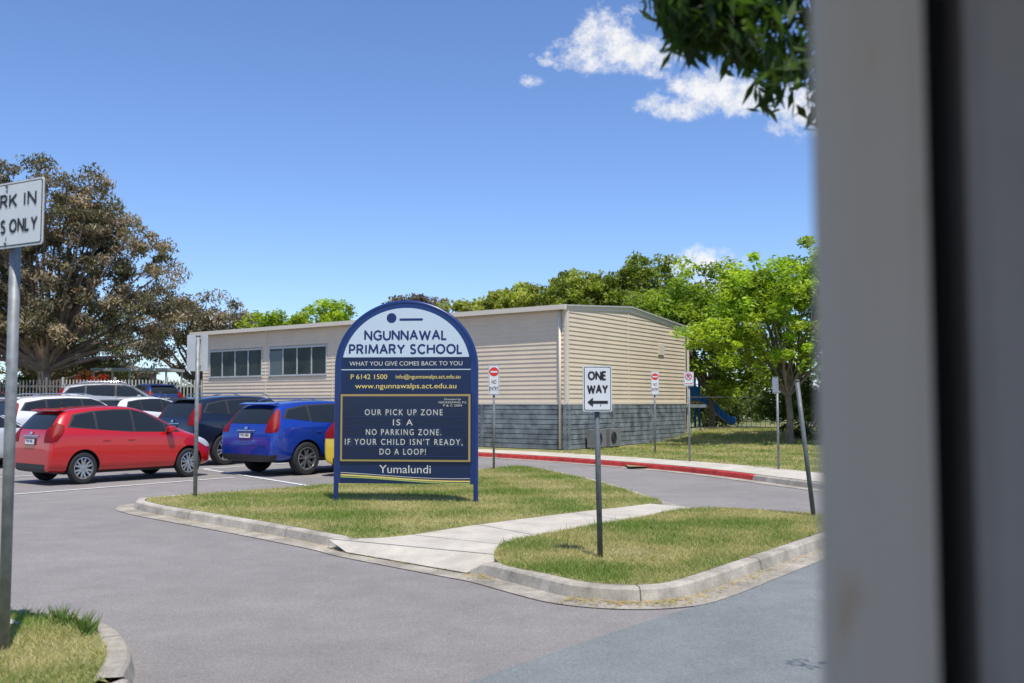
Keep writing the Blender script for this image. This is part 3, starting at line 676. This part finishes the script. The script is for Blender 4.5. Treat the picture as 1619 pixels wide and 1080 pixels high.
# plain stand-in mark: a disc and a short bar
prism('stand_in_disc',[( -.22+.075*math.cos(t*math.pi/12),2.745+.075*math.sin(t*math.pi/12)) for t in range(24)],-.038,-.0365,M_ntext,sg)
prism('stand_in_bar',rrect(.36,.035,.015,.08,2.72),-.038,-.0365,M_ntext,sg)
panel('cabinet_frame',-.985,.985,.60,1.60,-.060,M_gold); panel('cabinet_side',-1.0,1.0,.585,1.615,-.05,M_navy)
panel('message_board',-.955,.955,.63,1.57,-.064,M_lett)
for i,(zc) in enumerate((1.33,1.18,1.035,.89,.745)):
    panel('letter_rail',-.955,.955,zc-.072,zc-.066,-.068,M_navy2)
for body,wd,cx,zc in (('OUR PICK UP ZONE',1.20,-.02,1.33),('IS A',.32,-.03,1.18),('NO PARKING ZONE.',1.16,-.02,1.035),("IF YOUR CHILD ISN'T READY,",1.80,-.02,.89),('DO A LOOP!',.72,-.03,.745)):
    n=len(body); cw=wd/n
    for k,ch in enumerate(body):
        if ch!=' ': panel('letter_tile',cx-wd/2+cw*k+.003,cx-wd/2+cw*(k+1)-.003,zc-.064,zc+.064,-.0675,M_tile)
    text(body,wd-.02,cx,zc,.092,-.070,M_lt,sg,.0,sp=1.3)
text('Donated by',.26,.72,1.525,.030,-.070,M_lt,sg,.0,slant=.3); text('NGUNNAWAL P.S.',.42,.72,1.478,.032,-.070,M_lt,sg,.0); text('P & C 2004',.28,.72,1.432,.032,-.070,M_lt,sg,.0)
panel('base_panel',-.985,.985,.275,.575,-.036,M_navy)
text('Yumalundi',.78,0,.485,.125,-.039,M_lt,sg,.0)
for dz,mt,th in ((0,M_yt,.020),(-.035,M_wave,.016),(.033,M_lt,.008)):
    P=[]; N=24
    for k in range(N+1):
        x=-.98+1.96*k/N; z=.365+dz+.045*math.sin(-1.1+2.9*k/N+dz*6)*(-1); P.append((x,z))
    P2=[(x,z-th) for x,z in P][::-1]; prism('wave_stripe',P+P2,-.039,-.0375,mt,sg)

# ------------------------------------------------------------------ cars
dg=lambda: bpy.context.evaluated_depsgraph_get()
def tmp(name,me): o=bpy.data.objects.new(name,me); scene.collection.objects.link(o); return o
def evalmesh(o):
    bpy.context.view_layer.update(); me=bpy.data.meshes.new_from_object(o.evaluated_get(dg())); return me
def prism_mesh(specs):
    bm=bmesh.new()
    for axis,poly,t0,t1 in specs:
        def P(a,b,t): return (a,t,b) if axis=='y' else ((t,a,b) if axis=='x' else (a,b,t))
        v0=[bm.verts.new(P(a,b,t0)) for a,b in poly]; v1=[bm.verts.new(P(a,b,t1)) for a,b in poly]; n=len(poly)
        bm.faces.new(v0); bm.faces.new(v1[::-1])
        for i in range(n): bm.faces.new([v0[i],v1[i],v1[(i+1)%n],v0[(i+1)%n]][::-1])
    bmesh.ops.recalc_face_normals(bm,faces=bm.faces)
    me=bpy.data.meshes.new('cut'); bm.to_mesh(me); bm.free(); return me
def boolean(base,cut,op):
    a=tmp('a',base); b=tmp('b',cut); m=a.modifiers.new('b','BOOLEAN'); m.operation=op; m.object=b; m.solver='EXACT'
    me=evalmesh(a); bpy.data.objects.remove(a); bpy.data.objects.remove(b); return me
def sharpen(me,ang=38):
    bm=bmesh.new(); bm.from_mesh(me)
    for f in bm.faces: f.smooth=True
    for e in bm.edges:
        if len(e.link_faces)==2 and e.calc_face_angle(0)>math.radians(ang): e.smooth=False
    bm.to_mesh(me); bm.free(); return me
def loft(st):
    V=[];F=[]
    for (x,zt,zb,z0,w,wt) in st:
        zb=min(zb,zt-.06)
        wb=w*.955; zr=zt-.055
        h=[(0,z0),(w*.8,z0),(w*.965,z0+.06),(w,z0+.42*(zb-z0)),(w*.985,zb-.09),(w*.975,zb-.05),(wb,zb),(wb+(wt-wb)*.5,zb+(zr-zb)*.55),(wt,zr),(wt*.88,zt-.012),(wt*.45,zt+.006),(0,zt+.01)]
        ring=[(y,z) for y,z in h]+[(-y,z) for y,z in h[1:-1][::-1]]
        V+=[(x,y,z) for y,z in ring]; K=len(ring)
    for i in range(len(st)-1):
        for k in range(K): F.append([i*K+k,i*K+(k+1)%K,(i+1)*K+(k+1)%K,(i+1)*K+k])
    F.append(list(range(K))); F.append([(len(st)-1)*K+k for k in range(K)][::-1])
    me=bpy.data.meshes.new('b'); me.from_pydata(V,[],F); fix_normals(me)
    o=tmp('x',me); s=o.modifiers.new('s','SUBSURF'); s.levels=2; s.render_levels=2; m=evalmesh(o); bpy.data.objects.remove(o); return m
def inflate(me,d):
    m=me.copy(); n=len(m.vertices); co=np.zeros(n*3); m.vertices.foreach_get('co',co); no=np.zeros(n*3)
    m.vertex_normals.foreach_get('vector',no); m.vertices.foreach_set('co',co+no*d); m.update(); return m
def circ(cx,cz,r,n=28): return [(cx+r*math.cos(2*math.pi*k/n),cz+r*math.sin(2*math.pi*k/n)) for k in range(n)]
def bx(x0,x1,y0,y1,z0,z1): return ('y',[(x0,z0),(x1,z0),(x1,z1),(x0,z1)],y0,y1)
def build_type(K):
    full=loft(K['st']); parts={}
    body=full.copy()
    cut=prism_mesh([('y',circ(x,K['wr']+.005,K['wr']+.055),s*(K['hw']-.30),s*1.4) for x in K['wx'] for s in (-1,1)])
    body=boolean(body,cut,'DIFFERENCE')
    body.materials.clear(); body.materials.append(M_white); body.materials.append(M_plast)
    for p in body.polygons:
        c=p.center; p.material_index=0
        for x in K['wx']:
            d=math.hypot(c.x-x,c.z-K['wr']-.005)
            if d<K['wr']+.0545 and abs(c.y)>K['hw']-.305 and d>.01 and (abs(d-(K['wr']+.055))<.012 or abs(abs(c.y)-(K['hw']-.30))<.01): p.material_index=1
    parts['body']=(sharpen(body),None)
    def dec(name,specs,d,mat,ang=38):
        me=boolean(inflate(full,d),prism_mesh(specs),'INTERSECT'); me.materials.clear(); me.materials.append(mat)
        for p in me.polygons: p.material_index=0
        parts[name]=(sharpen(me,ang),mat)
    dec('side_windows',[('y',p,s*.3,s*1.3) for p in K['sw'] for s in (-1,1)],.004,M_glass)
    dec('window_surround',[('y',p,s*.3,s*1.3) for p in K['sur'] for s in (-1,1)],.0025,M_plast)
    dec('windscreen',[('x',K['ws'],.1,K['wsx'])],.004,M_glass); dec('rear_window',[('x',K['rw'],-3,K['rwx'])],.004,M_glass)
    dec('tail_lights',[('y',p,s*K['tly'],s*1.3) for p in K['tl'] for s in (-1,1)],.008,M_tail)
    dec('head_lights',[('y',K['hl'],s*.42,s*1.3) for s in (-1,1)],.006,M_head)
    dec('trim',K['trim'],.006,M_plast)
    dec('panel_gaps',K['gap'],.002,M_dark)
    return parts
def wheel_mesh(R,wd=.2,nsp=5):
    def lathe(prof,n=36):
        V=[];F=[]
        for k in range(n):
            a=2*math.pi*k/n
            for r,y in prof: V.append((r*math.cos(a),y,r*math.sin(a)))
        m=len(prof)
        for k in range(n):
            for j in range(m-1): F.append([k*m+j,((k+1)%n)*m+j,((k+1)%n)*m+j+1,k*m+j+1])
        return V,F
    rr=R*.68
    items=[(lathe([(rr,-wd/2+.02),(rr+.02,-wd/2),(R-.03,-wd/2),(R-.008,-wd/2+.02),(R,-wd/2+.05),(R,wd/2-.05),(R-.02,wd/2),(rr,wd/2)]),0),
           (lathe([(rr+.004,-wd/2+.004),(rr-.012,-wd/2+.0),(rr-.02,-wd/2+.03),(rr-.03,-wd/2+.09)]),1),
           (lathe([(rr,-wd/2+.10),(.001,-wd/2+.10)]),2),
           (lathe([(.06,-wd/2+.09),(.055,-wd/2+.02),(.03,-wd/2+.012),(.001,-wd/2+.012)],20),1)]
    for k in range(nsp):
        for off in (-.12,.12):
            a=2*math.pi*k/nsp+off; a2=2*math.pi*k/nsp+off*1.9
            p=Vector((math.cos(a)*.04,-wd/2+.022,math.sin(a)*.04)); q=Vector((math.cos(a2)*(rr-.012),-wd/2+.015,math.sin(a2)*(rr-.012)))
            d=(q-p).normalized(); s=d.cross(Vector((0,1,0))).normalized(); 
            w0,w1=.022,.018; V=[p-s*w0,p+s*w0,q+s*w1,q-s*w1]; V+=[v+Vector((0,.04,0)) for v in V]
            items.append(((V,[[0,1,2,3],[4,5,1,0],[5,6,2,1],[6,7,3,2],[7,4,0,3]]),1))
    V=[];F=[];I=[]
    for (v,f),m in items:
        o=len(V); V+=list(v); F+=[[i+o for i in g] for g in f]; I+=[m]*len(f)
    me=bpy.data.meshes.new('wheel'); me.from_pydata([tuple(v) for v in V],[],F); 
    for m in (M_tyre,M_rim,M_dark): me.materials.append(m)
    for p,i in zip(me.polygons,I): p.material_index=i
    fix_normals(me); sharpen(me,40); return me
hatch=dict(
 st=[(-2.0,.62,.55,.32,.70,.64),(-1.995,.74,.66,.28,.79,.68),(-1.975,.98,.90,.25,.83,.72),(-1.93,1.08,.98,.24,.84,.69),(-1.70,1.38,1.02,.22,.855,.61),(-1.52,1.46,1.02,.22,.86,.60),(-.8,1.525,1.01,.21,.86,.61),(-.1,1.52,.98,.21,.86,.61),(.25,1.455,.97,.21,.86,.61),(1.20,1.03,.93,.21,.85,.66),(1.38,.975,.90,.22,.84,.70),(1.74,.88,.80,.23,.80,.66),(1.93,.75,.68,.26,.70,.56),(2.0,.60,.54,.32,.55,.46)],
 wr=.31,wx=(-1.27,1.27),hw=.86,
 sw=[[(-1.55,1.13),(-1.40,1.335),(-1.0,1.40),(-1.0,1.07)],[(-.94,1.06),(-.94,1.41),(-.5,1.435),(-.14,1.435),(-.14,1.015)],[(-.08,1.01),(-.08,1.435),(.05,1.42),(.26,1.35),(.66,1.16),(.66,.985)],[(.70,.985),(.70,1.14),(.98,1.02),(1.02,.975)]],
 sur=[[(-1.61,1.105),(-1.44,1.36),(-1.0,1.425),(-.5,1.455),(-.1,1.455),(.28,1.37),(.94,1.065),(1.08,.965),(-.2,.995)]],
 ws=[(-.66,1.05),(.66,1.05),(.56,1.42),(-.56,1.42)],wsx=1.6, rw=[(-.64,1.07),(.64,1.07),(.53,1.37),(-.53,1.37)],rwx=-1.45,
 tl=[[(-2.1,.80),(-1.86,.84),(-1.70,1.03),(-1.66,1.14),(-1.78,1.20),(-1.93,1.08),(-2.1,1.02)]],tly=.55,
 hl=[(2.1,.62),(2.1,.76),(1.5,.86),(1.42,.80),(1.75,.64)],
 trim=[bx(-2.2,-1.9,-.60,.60,.20,.40),bx(1.88,2.2,-.5,.5,.3,.58),bx(-1.6,1.6,-1.2,-.5,.1,.245),bx(-1.6,1.6,.5,1.2,.1,.245)],
 gap=[s_ for sd in (-1,1) for s_ in [('y',[(-.116,.30),(-.106,.30),(-.106,1.0),(-.116,1.0)],sd*.4,sd*1.3),('y',[(-.985,.66),(-.975,.66),(-.965,1.07),(-.975,1.07)],sd*.4,sd*1.3),('y',[(1.0,.32),(1.01,.32),(1.03,.95),(1.02,.95)],sd*.4,sd*1.3),('y',[(-.93,.30),(1.0,.30),(1.0,.309),(-.93,.309)],sd*.4,sd*1.3)]]+[bx(-2.2,-1.85,-.62,.62,.66,.668)])
suv=dict(
 st=[(-2.29,.64,.56,.38,.76,.70),(-2.28,.80,.72,.34,.86,.76),(-2.25,1.04,.97,.32,.895,.78),(-2.19,1.18,1.08,.31,.905,.73),(-2.00,1.48,1.11,.30,.91,.66),(-1.82,1.59,1.12,.30,.912,.65),(-.9,1.665,1.10,.29,.915,.67),(.1,1.65,1.07,.29,.915,.67),(.45,1.58,1.05,.29,.915,.67),(1.18,1.15,1.03,.29,.91,.74),(1.4,1.08,1.0,.30,.90,.76),(1.95,.98,.90,.32,.86,.72),(2.2,.84,.78,.35,.76,.62),(2.29,.68,.6,.40,.62,.5)],
 wr=.365,wx=(-1.31,1.31),hw=.915,
 sw=[[(-1.84,1.27),(-1.70,1.44),(-1.2,1.525),(-1.2,1.18)],[(-1.13,1.175),(-1.13,1.53),(-.5,1.56),(-.15,1.56),(-.15,1.13)],[(-.08,1.13),(-.08,1.56),(.2,1.545),(.45,1.47),(.9,1.16),(.92,1.11)]],
 sur=[[(-1.92,1.25),(-1.74,1.465),(-1.2,1.555),(-.5,1.585),(.2,1.57),(.48,1.49),(.98,1.16),(1.02,1.08)]],
 ws=[(-.72,1.16),(.72,1.16),(.60,1.53),(-.60,1.53)],wsx=1.6, rw=[(-.70,1.14),(.70,1.14),(.58,1.49),(-.58,1.49)],rwx=-1.75,
 tl=[[(-2.4,.92),(-2.12,.98),(-2.02,1.16),(-1.90,1.42),(-1.95,1.49),(-2.10,1.42),(-2.20,1.20),(-2.4,1.14)]],tly=.64,
 hl=[(2.4,.74),(2.4,.88),(1.7,1.0),(1.62,.93),(2.0,.78)],
 trim=[bx(-2.5,-2.12,-1.0,1.0,.25,.47),bx(2.1,2.5,-.6,.6,.3,.70)]+[bx(-.88,.88,sd*.5,sd*1.3,.2,.42) for sd in (-1,1)],
 gap=[s_ for sd in (-1,1) for s_ in [('y',[(-.115,.44),(-.105,.44),(-.105,1.12),(-.115,1.12)],sd*.4,sd*1.3),('y',[(-1.17,.80),(-1.16,.80),(-1.16,1.17),(-1.17,1.17)],sd*.4,sd*1.3),('y',[(.98,.44),(.99,.44),(1.03,1.06),(1.02,1.06)],sd*.4,sd*1.3)]]+[bx(-2.5,-2.1,-.7,.7,.66,.668)])
TH=build_type(hatch); TS=build_type(suv)
W_h=wheel_mesh(.31,.19,6); W_s=wheel_mesh(.365,.22,5)
def car(kind,x,y,head,col,scale=(1,1,1),plate='YFD 482',metal=.35,z=None):
    K,T,WM=(hatch,TH,W_h) if kind=='hatch' else (suv,TS,W_s)
    zz=float(hgt(x,y)) if z is None else z
    e=empty('parked_car',(x,y,zz+.005),math.radians(head),scale)
    paint=simple('car_paint',col,.32,metal=metal,coat=1.0)
    for n,(me,mat) in T.items():
        o=bpy.data.objects.new(n,me); link(o,e)
        if n=='body': o.material_slots[0].link='OBJECT'; o.material_slots[0].material=paint
    for wx in K['wx']:
        for s in (-1,1):
            o=bpy.data.objects.new('wheel',WM); o.location=(wx,s*(K['hw']-.115),K['wr']); o.rotation_euler=(0,random.random(),math.pi if s>0 else 0); link(o,e)
    hw=K['hw']; r=K['st'][0][0]
    bz=1.0 if kind=='hatch' else 1.1
    for s in (-1,1):
        m=box('mirror',(.16,.17,.12),(.72,s*(hw+.06),bz+.03),paint,e,.035); box('mirror_arm',(.07,.1,.03),(.74,s*(hw-.03),bz-.03),M_plast,e)
        for hx in ((-.28,-.85) if kind=='hatch' else (-.32,-1.05)): box('door_handle',(.17,.03,.032),(hx+.08-.0,s*(hw*.985),bz-.16),paint,e,.01)
    pz=.83 if kind=='hatch' else .88; px=-1.995 if kind=='hatch' else -2.28
    box('plate_backing',(.03,.42,.13),(px,0,pz),M_plast,e,.004,rot=(0,.10,0)); box('number_plate',(.01,.36,.10),(px-.022,0,pz),M_plate,e,rot=(0,.10,0))
    t=text(plate,.30,0,0,.065,0,M_ptext,e,.005); t.rotation_euler=(math.pi/2,0,-math.pi/2); 
    t.location=(px-.031,-t.location.x,pz-.033) 
    box('garnish',(.02,.62,.03),(px+.008,0,pz+.11),M_chrome,e,.008,rot=(0,.15,0))
    box('badge',(.015,.09,.06),(px+.012,0,pz+.165),M_chrome,e,.006,rot=(0,.15,0))
    for s in (-1,1): box('reflector',(.02,.14,.035),(px+.04,s*.58,.50),M_tail,e,.005,rot=(0,0,-s*.12))
    cyl('antenna',(r+.75,0,(1.47 if kind=='hatch' else 1.62)),(r+.62,0,(1.60 if kind=='hatch' else 1.72)),.008,M_plast,e,6)
    box('spoiler',(.20,1.1 if kind=='hatch' else 1.16,.035),(r+.36,0,1.445 if kind=='hatch' else 1.575),paint,e,.012,rot=(0,-.16,0))
    V,F=tube_data([(px+.12,-.0,1.14 if kind=='hatch' else 1.2),(px+.15,.28,1.19 if kind=='hatch' else 1.26)],[.008,.006],5); mesh_obj('rear_wiper',V,F,M_plast,e)
    box('underbody',(3.2 if kind=='hatch' else 3.7,1.2,.16),(0,0,.27 if kind=='hatch' else .36),M_plast,e)
    if kind=='suv':
        for s in (-1,1):
            V,F=tube_data([(-1.5,s*.60,1.645),(-1.2,s*.62,1.70),(.0,s*.62,1.71),(.25,s*.62,1.66)],[.014]*4,6); mesh_obj('roof_rail',V,F,M_chrome,e,smooth=True)
    return e
car('hatch',-8.245,20.96,52,(.52,.005,.008),(.93,.93,1.0),'YHH 45L',.1)
car('suv',-4.41,23.6,52,(.005,.045,.36),(1,1,.99),'YFD 48Z',.3)
car('suv',-7.2,27.05,52,(.010,.016,.035),(1,1,1.07),'YKT 21B',.4)
car('hatch',-2.83,23.15,75,(.70,.48,.02),(.93,.93,1.0),'YCB 70M',.1)
car('hatch',-13.2,24.2,52,(.62,.63,.64),(.93,.93,1.0),'YGN 39P',.2)
car('suv',-12.9,29.3,52,(.75,.75,.75),(1,1,1.06),'YAL 15R',0)
car('hatch',-12.4,34.2,60,(.75,.75,.75),(1,1,1),'YHB 62C',0)
car('suv',-15.2,38.6,20,(.30,.31,.32),(1,1,1),'YMA 90D',.3)
car('hatch',-16.3,44.8,130,(.02,.05,.20),(1,1,1),'YDE 33K',.3,z=.9)
car('hatch',-20.5,38.5,60,(.45,.02,.02),(1,1,1),'YPS 27A',.1)

# ------------------------------------------------------------------ verandah around the photographer
vr=empty('verandah',(0,0,0))
def colmat():
    m,t,b=nt('painted_post'); b.inputs['Roughness'].default_value=.5
    tc=t.nodes.new('ShaderNodeTexCoord'); L=t.links.new
    mp=t.nodes.new('ShaderNodeMapping'); mp.inputs['Scale'].default_value=(22,22,7); L(tc.outputs['Object'],mp.inputs['Vector'])
    n=t.nodes.new('ShaderNodeTexNoise'); n.inputs['Scale'].default_value=1; n.inputs['Detail'].default_value=5; L(mp.outputs[0],n.inputs['Vector'])
    r=t.nodes.new('ShaderNodeValToRGB'); r.color_ramp.elements[0].position=.60; r.color_ramp.elements[1].position=.76
    r.color_ramp.elements[0].color=(.50,.435,.39,1); r.color_ramp.elements[1].color=(.40,.25,.14,1)
    L(n.outputs['Fac'],r.inputs['Fac']); L(r.outputs['Color'],b.inputs['Base Color']); return m
M_post=colmat(); M_post2=simple('grey_post_paint',(.26,.235,.235),.5,var=.08,scale=10)
Y0=.72
prism('post',[(.2225,Y0+.008),(.229,Y0-.004),(.243,Y0-.012),(.285,Y0-.010),(.303,Y0-.002),(.312,Y0+.02),(.320,Y0+.12),(.272,Y0+.12)],-.1,2.7,M_post,vr,axis='z')
prism('post_recess',[(.3195,Y0+.055),(.339,Y0+.055),(.352,Y0+.12),(.3210,Y0+.12)],-.1,2.7,M_dark,vr,axis='z')
prism('frame',[(.338,Y0+.01),(.350,Y0-.0),(.50,Y0-.0),(.50,Y0+.12),(.356,Y0+.12)],-.1,2.7,M_post2,vr,axis='z')
box('roof',(7,4.2,.08),(2.2,-1.2,2.74),M_trim,vr)
box('slab',(7,4.2,.10),(2.2,-1.2,.05),M_conc,vr)

# ------------------------------------------------------------------ light
S=Vector((.35*.407/1.003,-.937*.407,.9135)).normalized()
sd=bpy.data.lights.new('sun','SUN'); sd.energy=5.0; sd.angle=math.radians(.53); sd.color=(1,.95,.86)
so=bpy.data.objects.new('sun',sd); so.rotation_mode='QUATERNION'; so.rotation_quaternion=S.to_track_quat('Z','Y'); link(so)
w=bpy.data.worlds.new('World'); scene.world=w; w.use_nodes=True; t=w.node_tree; L=t.links.new
bg=t.nodes['Background']; bg.inputs['Strength'].default_value=.14
sk=t.nodes.new('ShaderNodeTexSky'); sk.sky_type='NISHITA'; sk.sun_disc=False; sk.sun_elevation=math.asin(S.z); sk.sun_rotation=math.atan2(S.x,S.y)
sk.altitude=600; sk.air_density=1.0; sk.dust_density=.25; sk.ozone_density=1.3
tc=t.nodes.new('ShaderNodeTexCoord'); sp=t.nodes.new('ShaderNodeSeparateXYZ'); L(tc.outputs['Generated'],sp.inputs[0])
def M(op,a,b=None,c=None):
    n=t.nodes.new('ShaderNodeMath'); n.operation=op
    for i,v in enumerate((a,b,c)):
        if v is None: continue
        if isinstance(v,(int,float)): n.inputs[i].default_value=v
        else: L(v,n.inputs[i])
    return n.outputs[0]
ym=M('MAXIMUM',sp.outputs['Y'],.05); ax=M('DIVIDE',sp.outputs['X'],ym); az=M('DIVIDE',sp.outputs['Z'],ym)
cb=t.nodes.new('ShaderNodeCombineXYZ'); L(ax,cb.inputs[0]); L(az,cb.inputs[1])
def noise(s,d,r,off=0):
    n=t.nodes.new('ShaderNodeTexNoise'); n.inputs['Scale'].default_value=s; n.inputs['Detail'].default_value=d; n.inputs['Roughness'].default_value=r
    a=t.nodes.new('ShaderNodeVectorMath'); a.operation='ADD'; a.inputs[1].default_value=(off,off*.7,0); L(cb.outputs[0],a.inputs[0]); L(a.outputs[0],n.inputs['Vector']); return n.outputs['Fac']
ell=[(.098,.375,.036,.028),(.078,.355,.042,.018),(.125,.357,.050,.022),(.020,.328,.014,.008),(.200,.318,.046,.026),(.170,.301,.044,.014),(.240,.305,.045,.018),(.19,.136,.042,.020),(.30,.30,.05,.03),(.21,.12,.06,.014),(-.30,.082,.03,.008),(.035,.352,.02,.010),(.12,.402,.02,.008),(.15,.335,.02,.008)]
acc=None
for cx,cz,rx,rz in ell:
    dx=M('DIVIDE',M('SUBTRACT',ax,cx),rx); dz=M('DIVIDE',M('SUBTRACT',az,cz),rz)
    v=M('SUBTRACT',1,M('ADD',M('MULTIPLY',dx,dx),M('MULTIPLY',dz,dz)))
    if rx<=.021 and cx>0: v=M('SUBTRACT',v,.45)
    acc=v if acc is None else M('MAXIMUM',acc,v)
acc=M('MAXIMUM',acc,-3)
nz=noise(30,12,.68); nz2=noise(60,8,.6,3.3)
m=M('ADD',acc,M('MULTIPLY',M('SUBTRACT',nz,.50),6.0))
mr=t.nodes.new('ShaderNodeMapRange'); mr.interpolation_type='SMOOTHSTEP'; mr.inputs['From Min'].default_value=-.35; mr.inputs['From Max'].default_value=1.4; L(m,mr.inputs['Value'])
mask=M('MULTIPLY',mr.outputs[0],M('GREATER_THAN',sp.outputs['Y'],.1)); mask=M('MULTIPLY',mask,.97)
cr=t.nodes.new('ShaderNodeMix'); cr.data_type='RGBA'; cr.inputs['A'].default_value=(5.0,5.4,6.0,1); cr.inputs['B'].default_value=(6.8,6.8,6.9,1)
cf=t.nodes.new('ShaderNodeMapRange'); cf.inputs['From Min'].default_value=.35; cf.inputs['From Max'].default_value=.55; L(nz2,cf.inputs['Value']); L(cf.outputs[0],cr.inputs['Factor'])
ti=t.nodes.new('ShaderNodeVectorMath'); ti.operation='MULTIPLY'; ti.inputs[1].default_value=(.80,.95,1.24); L(sk.outputs[0],ti.inputs[0])
mx=t.nodes.new('ShaderNodeMix'); mx.data_type='RGBA'; L(mask,mx.inputs['Factor']); L(ti.outputs[0],mx.inputs['A']); L(cr.outputs['Result'],mx.inputs['B'])
L(mx.outputs['Result'],bg.inputs['Color'])

# ------------------------------------------------------------------ camera
cd=bpy.data.cameras.new('camera'); cd.lens=35; cd.sensor_width=36; cd.clip_end=5000; cd.clip_start=.05
cd.dof.use_dof=True; cd.dof.focus_distance=14.5; cd.dof.aperture_fstop=2.8
co=bpy.data.objects.new('camera',cd); co.location=(0,0,1.6); co.rotation_euler=(math.radians(93.49),0,0); link(co); scene.camera=co
